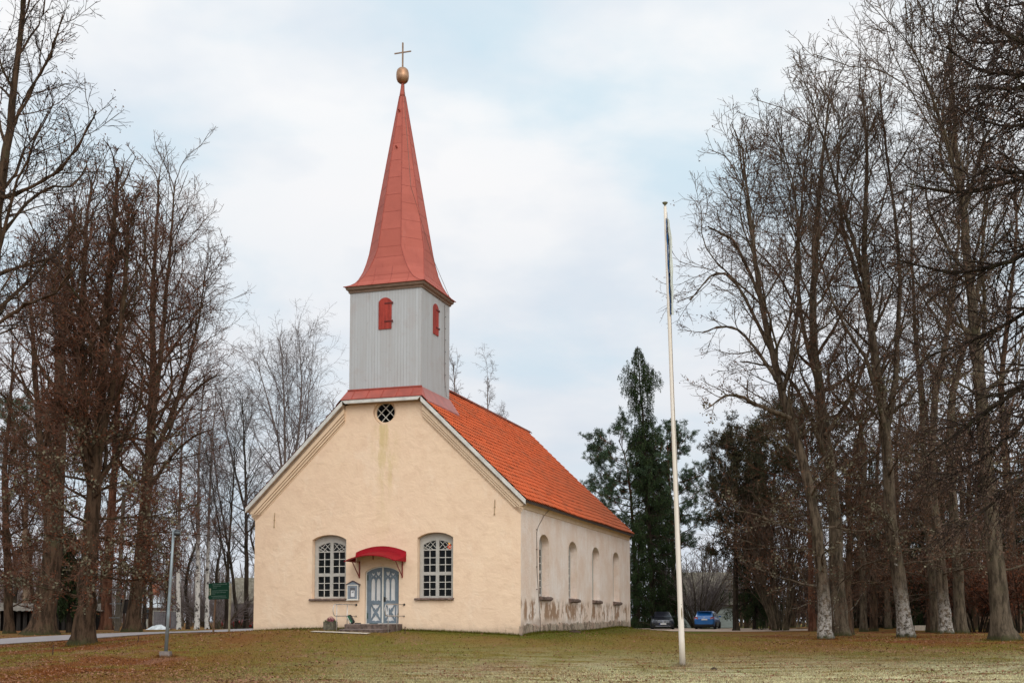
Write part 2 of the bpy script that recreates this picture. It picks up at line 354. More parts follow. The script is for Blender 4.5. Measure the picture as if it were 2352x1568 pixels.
# ground
k = NT('grass_ground', .95, .1)
def gcol(k, dense=True):
    X, Y, Z = k.sep()
    lf = k.m_('ADD', k.m_('MULTIPLY', X, .012), 0.0)
    c = k.mix(k.ramp(k.noise(.16, 5, .65), .38, .62), (.185, .105, .030), (.160, .122, .024))
    c = k.mix(k.ramp(k.noise(.9, 5, .7), .5, .68, 0, .75), c, (.118, .108, .016))
    near = k.ramp(Y, 29, 46, 1, 0)
    right = k.ramp(X, -12, 5)
    pale = k.m_('MULTIPLY', k.m_('MULTIPLY', near, right), k.ramp(k.noise(1.3, 6, .75, (.45, 1.3, 1)), .38, .58))
    c = k.mix(k.m_('MULTIPLY', pale, .95), c, (.56, .525, .345))
    # leaf litter under the trees on the left and along the right edge
    lit = k.m_('MAXIMUM', k.ramp(X, -7, -12), k.m_('MULTIPLY', k.ramp(X, 9, 16), k.ramp(Y, 42, 50)))
    lit = k.m_('MULTIPLY', lit, k.ramp(k.noise(.35, 6, .72, (1,1,1), (9,0,0)), .40, .56))
    c = k.mix(k.m_('MULTIPLY', lit, .9), c, (.165, .052, .016))
    drift = k.m_('MULTIPLY', k.ramp(k.noise(.28, 5, .65, (1.6, .7, 1), (2,3,0), .8), .56, .63), k.ramp(Y, 52, 40))
    c = k.mix(k.m_('MULTIPLY', drift, .35), c, (.30, .165, .12))
    # mossy strip along the church
    cxx = k.m_('MULTIPLY', k.m_('SUBTRACT', X, CX), math.sin(PHI)); cyy = k.m_('MULTIPLY', k.m_('SUBTRACT', Y, CY), math.cos(PHI))
    dv = k.m_('ADD', cxx, cyy)
    uu = k.m_('SUBTRACT', k.m_('MULTIPLY', k.m_('SUBTRACT', Y, CY), math.sin(PHI)), k.m_('MULTIPLY', k.m_('SUBTRACT', X, CX), math.cos(PHI)))
    st = k.m_('MULTIPLY', k.ramp(k.m_('ADD', dv, k.m_('MULTIPLY', k.noise(.8, 4, .6), 1.6)), -1.2, .3), k.ramp(uu, -3.2, -.8))
    st = k.m_('MULTIPLY', st, k.ramp(uu, 13.5, 12.2))
    c = k.mix(k.m_('MULTIPLY', st, .85), c, (.085, .088, .009))
    return c
k.color(gcol(k)); k.bump(k.m_('ADD', k.noise(14, 6, .75), k.m_('MULTIPLY', k.noise(2, 4, .6), .6)), .8, .06)
k = NT('grass_blade', .9, .1); t = k.attr('tint')
c = gcol(k); c = k.mix(1.0, c, k.mix(t, (.50, .50, .50), (1.55, 1.50, 1.35)), 'MULTIPLY'); k.color(c)
leafm('fallen_leaf', (.11, .036, .016), (.32, .16, .10))
simple('asphalt', (.27, .235, .23), .9, .12, 1.2, bump=.3); simple('gravel_pink', (.46, .33, .25), .95, .18, 2, bump=.6)
simple('verge_leaf', (.17, .09, .05), .95, .3, 2, bump=.6)

# ---------------------------------------------------------------- mesh helpers
def tag(o, label=None, cat=None, group=None, kind=None):
    if label: o['label'] = label
    if cat: o['category'] = cat
    if group: o['group'] = group
    if kind: o['kind'] = kind
    return o
def empty(name, loc, rz=0, label=None, cat=None, group=None):
    o = bpy.data.objects.new(name, None); COL.objects.link(o); o.location = [float(a) for a in loc]; o.rotation_euler = (0, 0, rz)
    o.empty_display_size = .3
    return tag(o, label, cat, group)
def mk(name, V, Q=None, T=None, mats=(), mi=None, parent=None, tint=None, smooth=False):
    """mesh from numpy arrays: quads Q and triangles T"""
    me = bpy.data.meshes.new(name); V = np.asarray(V, np.float32)
    me.vertices.add(len(V)); me.vertices.foreach_set('co', V.ravel())
    nq = 0 if Q is None else len(Q); nt = 0 if T is None else len(T)
    idx = np.concatenate([np.asarray(Q, np.int32).ravel() if nq else np.zeros(0, np.int32), np.asarray(T, np.int32).ravel() if nt else np.zeros(0, np.int32)])
    me.loops.add(len(idx)); me.loops.foreach_set('vertex_index', idx)
    ls = np.concatenate([np.arange(nq)*4, nq*4+np.arange(nt)*3]).astype(np.int32)
    me.polygons.add(nq+nt); me.polygons.foreach_set('loop_start', ls)
    for m in mats: me.materials.append(MATS[m])
    if mi is not None: me.polygons.foreach_set('material_index', np.asarray(mi, np.int32))
    me.polygons.foreach_set('use_smooth', np.full(nq+nt, smooth, bool))
    me.update(calc_edges=True)
    if tint is not None:
        a = me.attributes.new('tint', 'FLOAT', 'FACE'); a.data.foreach_set('value', np.asarray(tint, np.float32))
    o = bpy.data.objects.new(name, me); COL.objects.link(o)
    if parent: o.parent = parent
    return o
class MB:
    def __init__(s, f=None): s.v = []; s.f = []; s.mi = []; s.map = f or (lambda a, b, c: (a, b, c)); s.cur = 0; s.sm = False; s.tn = []
    def V(s, p): s.v.append(s.map(*p)); return len(s.v)-1
    def F(s, ids, tint=.5): s.f.append(tuple(ids)); s.mi.append(s.cur); s.tn.append(tint)
    def quad(s, *p, tint=.5): s.F([s.V(q) for q in p], tint)
    def box(s, a0, a1, b0, b1, c0, c1):
        i = [s.V((x, y, z)) for x in (a0, a1) for y in (b0, b1) for z in (c0, c1)]
        for q in ((0,1,3,2),(4,6,7,5),(0,4,5,1),(2,3,7,6),(0,2,6,4),(1,5,7,3)): s.F([i[j] for j in q])
        return s
    def plate(s, outer, holes, c0, c1, back=True):
        """flat plate in (a,b) between depths c0 and c1 with holes"""
        loops = [outer]+list(holes)
        tris = tessellate_polygon([[Vector((a, b, 0)) for a, b in L] for L in loops])
        flat = [q for L in loops for q in L]
        i0 = [s.V((a, b, c0)) for a, b in flat]; i1 = [s.V((a, b, c1)) for a, b in flat]
        for t in tris:
            s.F([i0[j] for j in t])
            if back: s.F([i1[j] for j in reversed(t)])
        k = 0
        for L in loops:
            n = len(L)
            for j in range(n): s.F((i0[k+j], i0[k+(j+1) % n], i1[k+(j+1) % n], i1[k+j]))
            k += n
        return s
    def bar(s, p, q, w, d=None):
        p = Vector(p); q = Vector(q); d = d or w; t = (q-p).normalized()
        r = Vector((0, 0, 1)) if abs(t.z) < .9 else Vector((1, 0, 0))
        a = t.cross(r).normalized()*w/2; b = t.cross(a).normalized()*d/2
        i = [s.V(tuple(e+x*a+y*b)) for e in (p, q) for x, y in ((-1,-1),(1,-1),(1,1),(-1,1))]
        for j in range(4): s.F((i[j], i[(j+1) % 4], i[4+(j+1) % 4], i[4+j]))
        s.F(i[:4][::-1]); s.F(i[4:]); return s
    def tube(s, pts, r, n=8, caps=True):
        P = [Vector(p) for p in pts]; R = r if hasattr(r, '__len__') else [r]*len(P); rings = []
        for j, p in enumerate(P):
            t = (P[min(j+1, len(P)-1)]-P[max(j-1, 0)]).normalized()
            ref = Vector((0, 0, 1)) if abs(t.z) < .9 else Vector((1, 0, 0))
            a = t.cross(ref).normalized(); b = t.cross(a)
            rings.append([s.V(tuple(p+float(R[j])*(a*math.cos(2*PI*k/n)+b*math.sin(2*PI*k/n)))) for k in range(n)])
        for A, B in zip(rings, rings[1:]):
            for k in range(n): s.F((A[k], A[(k+1) % n], B[(k+1) % n], B[k]))
        if caps: s.F(rings[0][::-1]); s.F(rings[-1])
        return s
    def lathe(s, prof, n=24, c=(0, 0)):
        rings = [[s.V((c[0]+r*math.cos(2*PI*k/n), c[1]+r*math.sin(2*PI*k/n), z)) for k in range(n)] for r, z in prof]
        for A, B in zip(rings, rings[1:]):
            for k in range(n): s.F((A[k], A[(k+1) % n], B[(k+1) % n], B[k]))
        s.F(rings[0][::-1]); s.F(rings[-1]); return s
    def grid(s, rows, tints=None):
        ids = [[s.V(p) for p in r] for r in rows]
        for i in range(len(ids)-1):
            for j in range(len(ids[0])-1): s.F((ids[i][j], ids[i][j+1], ids[i+1][j+1], ids[i+1][j]), .5 if tints is None else tints[i][j])
        return s
    def build(s, name, mats, parent=None, smooth=False, tint=False):
        me = bpy.data.meshes.new(name); me.from_pydata([tuple(map(float, p)) for p in s.v], [], s.f)
        for m in ([mats] if isinstance(mats, str) else mats): me.materials.append(MATS[m])
        me.polygons.foreach_set('material_index', s.mi)
        if smooth: me.polygons.foreach_set('use_smooth', [True]*len(s.f))
        if tint:
            a = me.attributes.new('tint', 'FLOAT', 'FACE'); a.data.foreach_set('value', s.tn)
        me.update()
        o = bpy.data.objects.new(name, me); COL.objects.link(o)
        if parent: o.parent = parent
        return o
def copy_tree(o, parent=None):
    c = o.copy(); COL.objects.link(c)
    if parent: c.parent = parent
    for chd in list(o.children): copy_tree(chd, c)
    return c
def arc(u0, z0, u1, z1, rise, n=10):
    """points of a segmental arch from (u0,z0) to (u1,z1), end points included"""
    out = []
    for i in range(n+1):
        t = i/n; x = 2*t-1
        h = math.sqrt(max(0, 1-(x*.82)**2)); h = (h-math.sqrt(1-.82**2))/(1-math.sqrt(1-.82**2))
        out.append((u0+(u1-u0)*t, z0+(z1-z0)*t+rise*h))
    return out
def halfround(u0, u1, z, n=12, k=1.0):
    c = (u0+u1)/2; r = abs(u1-u0)/2; sg = 1 if u1 > u0 else -1
    return [(c-sg*r*math.cos(PI*i/n), z+k*r*math.sin(PI*i/n)) for i in range(n+1)]

# ================================================================ GROUND
xs = np.unique(np.concatenate([-np.geomspace(62, 2600, 22), np.arange(-62, 62.1, 1.0), np.geomspace(62, 2600, 22)]))
ys = np.unique(np.concatenate([-np.geomspace(10, 1500, 14), np.arange(-10, 22, 4.0), np.arange(22, 112, .8), np.geomspace(112, 2800, 34)]))
GX, GY = np.meshgrid(xs, ys); GZ = gz(GX, GY)
nx = len(xs); I = np.arange(len(ys)-1)[:, None]*nx+np.arange(nx-1)[None]
Q = np.stack([I, I+1, I+nx+1, I+nx], -1).reshape(-1, 4)
g = mk('ground', np.stack([GX.ravel(), GY.ravel(), GZ.ravel()], 1), Q, mats=['grass_ground'], smooth=True); tag(g, kind='structure')
def ribbon(name, A, B, mat, n=40, off=.03, m=6, edge=None):
    """a sheet between two ground lines A and B (lists of (x,y)), laid on the terrain"""
    def rs(P):
        P = np.array(P, float); d = np.r_[0, np.cumsum(np.hypot(*np.diff(P, axis=0).T))]; t = np.linspace(0, d[-1], n)
        return np.stack([np.interp(t, d, P[:, 0]), np.interp(t, d, P[:, 1])], 1)
    A = rs(A); B = rs(B); s = np.linspace(0, 1, m)[None, :, None]
    P = A[:, None]*(1-s)+B[:, None]*s
    if edge: 
        rg = np.random.default_rng(3); P[:, 0] += rg.normal(0, edge, (n, 2)); P[:, -1] += rg.normal(0, edge, (n, 2))
    Zg = gz(P[..., 0], P[..., 1])+off
    V = np.concatenate([P, Zg[..., None]], -1).reshape(-1, 3); I = np.arange(n-1)[:, None]*m+np.arange(m-1)[None]
    o = mk(name, V, np.stack([I, I+1, I+m+1, I+m], -1).reshape(-1, 4), mats=[mat], smooth=True); return tag(o, kind='structure')
def g2(px, d): P = gp(px, d); return (P[0], P[1])
near = [g2(-700, 36), g2(0, 51.5), g2(250, 60.5), g2(420, 70), g2(575, 80), g2(640, 86), g2(760, 97)]
far = [g2(-700, 41.5), g2(0, 60), g2(250, 69.5), g2(420, 79.5), g2(575, 90), g2(640, 97), g2(760, 108)]
ribbon('road', near, far, 'asphalt', 60, .035)
near2 = [(x+.55*.3, y-.8) for x, y in near]
ribbon('road_verge', near2, [(x, y-.0) for x, y in near], 'verge_leaf', 90, .02, 4, .12)
ribbon('driveway', [g2(1490, 97), g2(1560, 90), g2(1720, 86.5), g2(1880, 88)], [g2(1500, 99), g2(1580, 102), g2(1720, 101), g2(1860, 94)], 'gravel_pink', 50, .03, 5, .25)
ribbon('driveway_spur', [g2(1440, 100), g2(1500, 99.5), g2(1580, 102.5)], [g2(1440, 101.5), g2(1500, 103), g2(1580, 104)], 'gravel_pink', 20, .025, 4, .2)

# ================================================================ CHURCH
church = empty('church', ch(0, 0, -.5), -PHI, 'cream plastered church with orange tiled roof and a red spire over a grey wooden tower', 'church')
FU = lambda u, z, v: (-u, v, z+.5)         # facade sheet: a=u, b=z, depth=v
FS = lambda v, z, u: (-u, v, z+.5)         # side sheet:   a=v, b=z, depth=u
L3 = lambda u, v, z: (-u, v, z+.5)
ZE, K, OV, OU, LW, LR = 4.726, .9743, .32, .294, 19.462, 20.393
M_ = W/2; ZR = ZE+K*(M_+OU); HB = 1.72; ZB = ZR-K*HB
T_, TV = 1.588, .055; TC = TV+T_
def zroof(u): return ZE+K*(min(u, W-u)+OU)
def wloop(uc, hw, z0, zs, zc): return [(uc-hw, z0), (uc+hw, z0)]+arc(uc+hw, zs, uc-hw, zs, zc-zs)
# walls
wins = [(3.545, .76, .945, 3.33, 3.54), (8.18, .765, .955, 3.335, 3.54)]
DC = 5.83
door_hole = [(DC-.74, -.6), (DC+.74, -.6)]+arc(DC+.74, 2.0, DC-.74, 2.0, .23)
ocl = [(5.783+.5*math.cos(2*PI*i/32), 8.46+.5*math.sin(2*PI*i/32)) for i in range(32)]
outer = [(0, -1.4), (0, 4.75), (M_-HB+.05, ZB-.16), (M_+HB-.05, ZB-.16), (W, 4.75), (W, -1.4)]
fw = MB(FU); fw.plate(outer, [wloop(*w) for w in wins]+[door_hole], 0, .001, False)
# cut the round window with its own loop: the facade is made in one tessellation
fw = MB(FU); fw.plate(outer, [wloop(*w) for w in wins]+[door_hole, ocl], 0, .45, True)
fw.build('facade', 'facade_plaster', church)
SW = [3.24, 7.83, 12.13, 16.47]
def sloop(c): return [(c-.73, 1.05), (c+.73, 1.05), (c+.73, 3.16)]+[(c+.73*math.cos(PI*i/14), 3.16+.43*math.sin(PI*i/14)) for i in range(1, 14)]+[(c-.73, 3.16)]
sw = MB(FS); sw.plate([(.452, -1.4), (LW, -1.4), (LW, 4.6), (.452, 4.6)], [sloop(c) for c in SW], .0, .45, True)
sw.quad((0, -1.4, .0), (.452, -1.4, .0), (.452, 4.75, .0), (0, 4.75, .0)) if False else None
sw.build('side_wall', 'side_plaster', church)
# the thin end of the facade that shows on the side wears the side plaster
MB(FS).box(.004, .45, -1.4, 4.6, -.006, .0).build('corner_strip', 'side_plaster', church)
ow = MB(L3); ow.box(W-.45, W, .452, LW, -1.4, 4.6)
ow.v and None
ow.build('far_side_wall', 'side_plaster', church)
rw = MB(FU); rw.plate([(.0, -1.4), (0, 4.75), (M_, ZR-.3), (W, 4.75), (W, -1.4)], [], LW+.002, LW+.4); rw.build('rear_wall', 'side_plaster', church)
MB(L3).box(.46, W-.46, .46, LW, -.35, -.2).build('floor', 'interior_dark', church)
gl = MB(L3); gl.box(.6, W-.6, 2.5, 5.0, 2.45, 2.75); gl.build('gallery', 'interior_gallery', church)
cb = MB(L3); cb.box(.46, W-.46, .5, LW, 4.3, 4.5); cb.build('ceiling', 'interior_dark', church)
# plinth on the side wall, irregular stones
rg = random.Random(4)
pl = MB(L3); rows = []
for i in range(121):
    v = -.03+(LW+.08)*i/120; top = -.17+.21*v/LW+.05*math.sin(v*1.9)*math.sin(v*.7)+rg.uniform(-.045, .045); o_ = -.035+rg.uniform(-.014, .012)
    rows.append([(0.0, v, top+.05), (o_, v, top), (o_-.01+rg.uniform(-.01, .01), v, top-.18), (o_-.02, v, -1.4)])
pl.grid(rows); pl.F([pl.V(p) for p in [(0.05, -.03, -.16), (-.055, -.03, -.19), (-.075, -.03, -1.4), (.05, -.03, -1.4)]])
pl.build('plinth', 'plinth_stone', church)
# roof tiles
def tile_slope(side, name):
    co = 25; per = 91; sub = 6; sl = math.sqrt(1+K*K); run = M_+OU
    nv = per*sub+1; vv = np.linspace(-OV, LW+.16, nv)
    wave = .030*np.sin(2*PI*np.arange(nv)/sub)+.010*np.cos(4*PI*np.arange(nv)/sub)
    ver = []; qs = []; tint = []; rgn = np.random.default_rng(5+side)
    ttint = rgn.random((co, per))*.9; jit = rgn.normal(0, .004, (co, per))
    for r in range(co):
        a0 = run*r/co; a1 = run*(r+1)/co+.02
        for (a, lift, top) in ((a0, -.012, 0), (a0, .034, 0), (a1, -.004, 1)):
            u = -OU+a; z = ZE+K*a
            n = np.array([-K, 1.0])/sl      # outward normal in (u,z)
            wv = wave+lift+np.repeat(jit[r], sub).tolist()+[0] if False else wave+lift+np.r_[np.repeat(jit[r], sub), 0]
            uu = u+n[0]*wv; zz = z+n[1]*wv
            if side: uu = W-uu
            ver.append(np.stack([-uu, vv, zz+.5], 1))
    V = np.concatenate(ver); sagn = .03*np.sin(V[:, 1]*.55+V[:, 0])*np.sin(V[:, 1]*.21); V[:, 2] += sagn
    for r in range(co):
        for h in (0, 1):
            b = (3*r+h)*nv; i = b+np.arange(nv-1); q = np.stack([i, i+1, i+nv+1, i+nv], 1)
            vm = (vv[:-1]+vv[1:])/2; um = -OU+run*(r+.5)/co
            keep = ~((vm < TV+.03) & (um > M_-HB-.06))
            qs.append(q[keep]); tint.append((np.repeat(ttint[r], sub) if h else np.where((np.arange(nv-1) % sub) < 2, 1.0, .45))[keep])  # high tint marks the open tile ends that get the painted shade
    return mk(name, V, np.concatenate(qs), mats=['roof_tile'], parent=church, tint=np.concatenate(tint))
tile_slope(0, 'roof_tiles'); tile_slope(1, 'roof_tiles')
# boards under the tiles and eaves
rb = MB(L3)
for sgn in (0, 1):
    rb = MB(L3); f = (lambda u: u) if not sgn else (lambda u: W-u)
    u0, u1 = -OU+.02, M_
    for (va, vb, ue) in ((-OV+.03, TV, M_-HB), (TV+.06, LW+.14, M_)):
        a = [(f(u0), va, zroof(u0)-.05), (f(ue), va, zroof(ue)-.05), (f(ue), vb, zroof(ue)-.05), (f(u0), vb, zroof(u0)-.05)]
        b = [(p[0], p[1], p[2]-.11) for p in a]
        rb.quad(*a); rb.quad(*b)
        for j in range(4): rb.quad(a[j], a[(j+1) % 4], b[(j+1) % 4], b[j])
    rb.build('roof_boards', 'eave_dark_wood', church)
rt = MB(L3)
for i in range(48):
    v0 = TV+2*T_+.02+i*.355; v1 = v0+.375
    if v1 > LR+.1: break
    n = 7
    for (va, vb, ra, rb_) in ((v0, v1, .125, .105),):
        A = [rt.V((M_+1.25*ra*math.cos(PI*j/n), va, ZR-.045+ra*math.sin(PI*j/n)*1.15)) for j in range(n+1)]
        B = [rt.V((M_+1.25*rb_*math.cos(PI*j/n), vb, ZR-.045+rb_*math.sin(PI*j/n)*1.15)) for j in range(n+1)]
        for j in range(n): rt.F((A[j], A[j+1], B[j+1], B[j]))
        rt.F(A)
rt.build('ridge_tiles', 'ridge_tile', church)
# gable trim: fascia boards, soffit, stepped plaster mouldings
def rake_band(mb, d0, d1, c0, c1, ustart, zcut=None, uend=None, sides=(0, 1)):
    ue = M_-HB if uend is None else uend
    for sg in sides:
        f = (lambda u: u) if not sg else (lambda u: W-u)
        P = [(ustart, zroof(ustart)-d0), (ue, zroof(ue)-d0), (ue, zroof(ue)-d1)]
        if zcut is None: P.append((ustart, zroof(ustart)-d1))
        else:
            uc = (zcut+d1-ZE)/K-OU; P += [(uc, zcut), (ustart, zcut)]
        mb.plate([(f(a), b) for a, b in P], [], c0, c1)
for sg in (0, 1): fa = MB(FU); rake_band(fa, .02, .215, -.335, -.295, -OU, sides=(sg,)); fa.build('fascia', 'white_board', church)
fa = MB(FU)
fa.plate([(M_-HB, ZB-.02), (M_+HB, ZB-.02), (M_+HB-.13, ZB-.15), (M_-HB+.13, ZB-.15)], [], -.338, -.298)
fa.build('fascia', 'white_board', church)
for sg in (0, 1):
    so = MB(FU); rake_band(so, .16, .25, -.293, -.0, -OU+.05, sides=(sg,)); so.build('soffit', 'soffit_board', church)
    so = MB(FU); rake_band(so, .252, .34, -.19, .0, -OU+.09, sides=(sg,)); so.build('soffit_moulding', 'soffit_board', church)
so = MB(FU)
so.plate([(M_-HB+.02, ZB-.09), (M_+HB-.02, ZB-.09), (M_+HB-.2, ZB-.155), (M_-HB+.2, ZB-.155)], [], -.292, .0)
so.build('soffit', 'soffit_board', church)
tr = MB(L3)
for d0, d1, c in ((.34, .54, .17), (.565, .66, .125), (.685, .78, .085), (.80, .86, .03)):
    for sg in (0, 1): m2 = MB(FU); rake_band(m2, d0+.001, d1, -c, .01, -c+.012, 4.46-(d0-.34)*.05, sides=(sg,)); m2.build('gable_moulding', 'cornice_plaster', church)
ec = MB(L3); prof = [(0.0, 4.40), (-.035, 4.405), (-.045, 4.45), (-.03, 4.46), (-.055, 4.53), (-.105, 4.60), (-.17, 4.645), (-.18, 4.70), (-.12, 4.74), (.2, 4.74), (.2, 4.40)]
for sg in (0, 1):
    f = (lambda u: u) if not sg else (lambda u: W-u)
    rows = []
    for v in np.linspace(.012, LW+.1, 30): rows.append([(f(a), v, b) for a, b in prof+[prof[0]]])
    ec = MB(L3); ec.grid(rows); ec.build('eave_cornice', 'cornice_plaster', church)
# end returns of the moulding at the corners
for sg in (0, 1):
    e2 = MB(L3); f = (lambda u: u) if not sg else (lambda u: W-u)
    rows = [[(f(a), v, b) for a, b in prof[:9]] for v in (-.15, .012)]
    e2.grid(rows); e2.F([e2.V((f(a), -.15, b)) for a, b in prof[:9]]+[e2.V((f(.02), -.15, 4.74)), e2.V((f(.02), -.15, 4.40))])
    e2.build('cornice_return', 'cornice_plaster', church)
# red apron in front of the tower and flashings along its sides
ap = MB(L3)
a = [(M_-HB-.06, -OV-.03, ZB+.03), (M_+HB+.06, -OV-.03, ZB+.03), (M_+T_+.06, TV-.02, 9.425), (M_-T_-.06, TV-.02, 9.425)]
ap.quad(*a); b = [(p[0], p[1], p[2]-.035) for p in a]
for j in range(4): ap.quad(a[j], a[(j+1) % 4], b[(j+1) % 4], b[j])
ap.quad(*b)
for sg in (0, 1):
    f = (lambda u: u) if not sg else (lambda u: W-u)
    ui, uo = M_-T_-.012, M_-T_-.40; va, vb = TV, TV+2*T_+.12
    zi = zroof(ui)+.34; zo = zroof(uo)+.075
    q = [(f(ui), va, zi), (f(ui), vb, zi), (f(uo), vb+.1, zo), (f(uo), -OV-.02, zo)]
    ap.quad(*q); ap.quad(*[(p[0], p[1], p[2]-.05) for p in q]); ap.quad(q[2], q[3], (q[3][0], q[3][1], q[3][2]-.06), (q[2][0], q[2][1], q[2][2]-.06))
    ap.quad(q[0], q[3], a[0 if not sg else 1], a[3 if not sg else 2]); ap.quad(q[1], q[2], (f(uo), vb+.1, zo-.1), (f(ui), vb, zroof(ui)-.1))
ap.build('flashing', 'apron_metal', church)
sm = MB(L3)
sm.box(M_-T_-.05, M_+T_+.05, TV-.05, TV-.004, 9.42, 9.475)
for i in range(5):
    u = M_-1.3+i*.65; sm.bar((u, -OV-.03, ZB+.04), (u, TV-.03, 9.43), .02)
sm.build('apron_seam', 'red_seam', church)

# ---- tower
tw = MB(L3); tw.box(M_-T_, M_+T_, TV, TV+2*T_, 9.0, 13.64); tw.build('tower', 'tower_boards', church)
for i in range(7): hooks = MB(L3); hooks.box(M_-T_-.05, M_-T_-.002, TV+2.62, TV+2.66, 9.9+i*.5, 9.925+i*.5); hooks.build('step_iron', 'galvanised', church)
def shutter(front, c):
    sh = None; hw = .285 if front else .285
    lp = [(c-hw, 11.886), (c+hw, 11.886)]+arc(c+hw, 13.03, c-hw, 13.03, .165, 10)
    f = (lambda a, b, d: (-a, TV-.035+d, b+.5)) if front else (lambda a, b, d: (-(M_-T_-.035+d), a, b+.5))
    m = MB(f); m.plate(lp, [], 0, .034)
    for i in range(1, 4): 
        x = c-hw+2*hw*i/4; m.box(x-.006, x+.006, 11.9, 13.1, -.004, 0)
    o = m.build('shutter', 'shutter_red', church)
    h = MB(f); e = -1 if front else 1
    for z in (12.95, 12.20):
        x0 = c+e*(hw+.05); x1 = c-e*.02
        h = MB(f); h.box(min(x0, x1), max(x0, x1), z-.022, z+.022, -.02, -.005)
        h.box(x0-.02, x0+.02, z-.04, z+.04, -.03, .02); h.build('hinge', 'shutter_iron', o)
shutter(True, 5.805); shutter(False, 1.592)
# cornice below the spire
cm = MB(L3)
def ring(m, s0, z0, s1, z1):
    A = [(M_-s0, TC-s0, z0), (M_+s0, TC-s0, z0), (M_+s0, TC+s0, z0), (M_-s0, TC+s0, z0)]
    B = [(M_-s1, TC-s1, z1), (M_+s1, TC-s1, z1), (M_+s1, TC+s1, z1), (M_-s1, TC+s1, z1)]
    for j in range(4): m.quad(A[j], A[(j+1) % 4], B[(j+1) % 4], B[j])
for q in ((T_-.02, 13.50, T_+.05, 13.50), (T_+.05, 13.50, T_+.06, 13.57), (T_+.06, 13.57, T_+.13, 13.62), (T_+.13, 13.62, T_+.15, 13.70), (T_+.15, 13.70, T_+.175, 13.73)): ring(cm, *q)
cm.build('spire_cornice', 'spire_cornice_wood', church)
# spire: square eaves turning into an octagon
SP = [(13.735, 1.80), (13.80, 1.70), (13.95, 1.585), (14.20, 1.475), (14.55, 1.375), (15.0, 1.295), (15.45, 1.235)]
zz = 15.45
while zz < 22.3: zz = min(zz+.78, 22.36); SP.append((zz, 1.235-(zz-15.45)*.1615))
def octo(z, a):
    t = min(1, max(0, (z-13.735)/(15.45-13.735))); t = t**.55
    b = a*(1-t)+a*math.tan(PI/8)*t
    P = [(-b, -a), (b, -a), (a, -b), (a, b), (b, a), (-b, a), (-a, b), (-a, -b)]
    return [(M_+x, TC+y, z) for x, y in P]
spm = MB(L3); rg = random.Random(8)
SPF = []
for (z0, a0), (z1, a1) in zip(SP, SP[1:]):
    n = 3 if z0 < 15.4 else 1
    for i in range(n): SPF.append((z0+(z1-z0)*i/n, a0+(a1-a0)*i/n))
SPF.append(SP[-1])
rws = [octo(z, a) for z, a in SPF]
for A, B in zip(rws, rws[1:]):
    for j in range(8): spm.quad(A[j], A[(j+1) % 8], B[(j+1) % 8], B[j], tint=rg.random())
ring(spm, 1.80, 13.735, T_+.17, 13.725); spm.build('spire', 'red_sheet_metal', church, tint=True)
ss = MB(L3)
for j in range(8): ss.tube([r[j] for r in rws], .018, 5)
for j in range(8):
    for i, (z, a) in enumerate(SP[6:-1]):
        zz = z+(.39 if j % 2 else 0)
        P = octo(zz, 1.235-(zz-15.45)*.1615); ss.bar(P[j], P[(j+1) % 8], .012)
    if j % 2 == 0:
        for z, a in ((14.2, 1.475), (15.0, 1.295)):
            P = octo(z, a); ss.bar(P[j], P[(j+1) % 8], .012)
        for t in (-.55, -.12, .3, .68):
            pts = []
            for z, a in SPF[:13]:
                P = octo(z, a); w = abs(t)*1.8
                A, B = Vector(P[j]), Vector(P[(j+1) % 8]); c = (A+B)/2; d = (B-A).normalized(); hw = (B-A).length/2
                if w <= hw: pts.append(tuple(c+d*w*(1 if t > 0 else -1)))
            if len(pts) > 1: ss.tube(pts, .013, 4)
ss.build('spire_seam', 'red_seam', church)
hk = MB(L3)
for i in range(13):
    z = 15.2+i*.55; P = octo(z, 1.235-(z-15.45)*.1615); p = P[2]; hk = MB(L3); hk.bar(p, (p[0]-.06, p[1], p[2]+.02), .03); hk.build('spire_hook', 'red_seam', church)
for z in (19.9, 21.6):
    P = octo(z, 1.235-(z-15.45)*.1615); p = [(P[0][i]+P[1][i])/2 for i in range(3)]; hk = MB(L3); hk.bar(p, (p[0]+.03, p[1]-.12, p[2]+.08), .05); hk.build('spire_hook', 'red_seam', church)
tip = MB(lambda a, b, c: (-(M_+a), TC+b, c+.5)); tip.lathe([(.135, 22.34), (.12, 22.45), (.075, 22.75), (.05, 22.98), (.04, 23.0)], 12); tip.build('spire_tip', 'red_sheet_metal', church, True)
bl = MB(lambda a, b, c: (-(M_+a), TC+b, c+.5))
bl.lathe([(.03, 22.93), (.15, 22.955), (.22, 23.02), (.262, 23.12), (.275, 23.25), (.268, 23.40), (.235, 23.52), (.17, 23.59), (.05, 23.615)], 24); bl.build('copper_ball', 'copper_ball', church, True)
cr = MB(L3); cr.box(M_-.028, M_+.028, TC-.028, TC+.028, 23.58, 24.74); cr.box(M_-.385, M_+.385, TC-.022, TC+.022, 24.285, 24.33); cr.build('cross', 'bronze_cross', church)
cbl = MB(L3); cbl.tube([(M_-.1, TC-.05, 22.9), (M_-.3, TC-.4, 21.5), (M_-.8, TC-.9, 18), (M_-1.3, TC+.3, 15.3), (M_-1.83, TC+.9, 13.75), (M_-T_-.05, TC+.9, 13.4), (M_-T_-.03, TC+1.0, 10.2), (M_-T_-.1, TC+1.0, 9.5), (M_-T_-.9, TC+.6, 9.0)], .011, 5); cbl.build('lightning_cable', 'cable_dark', church)

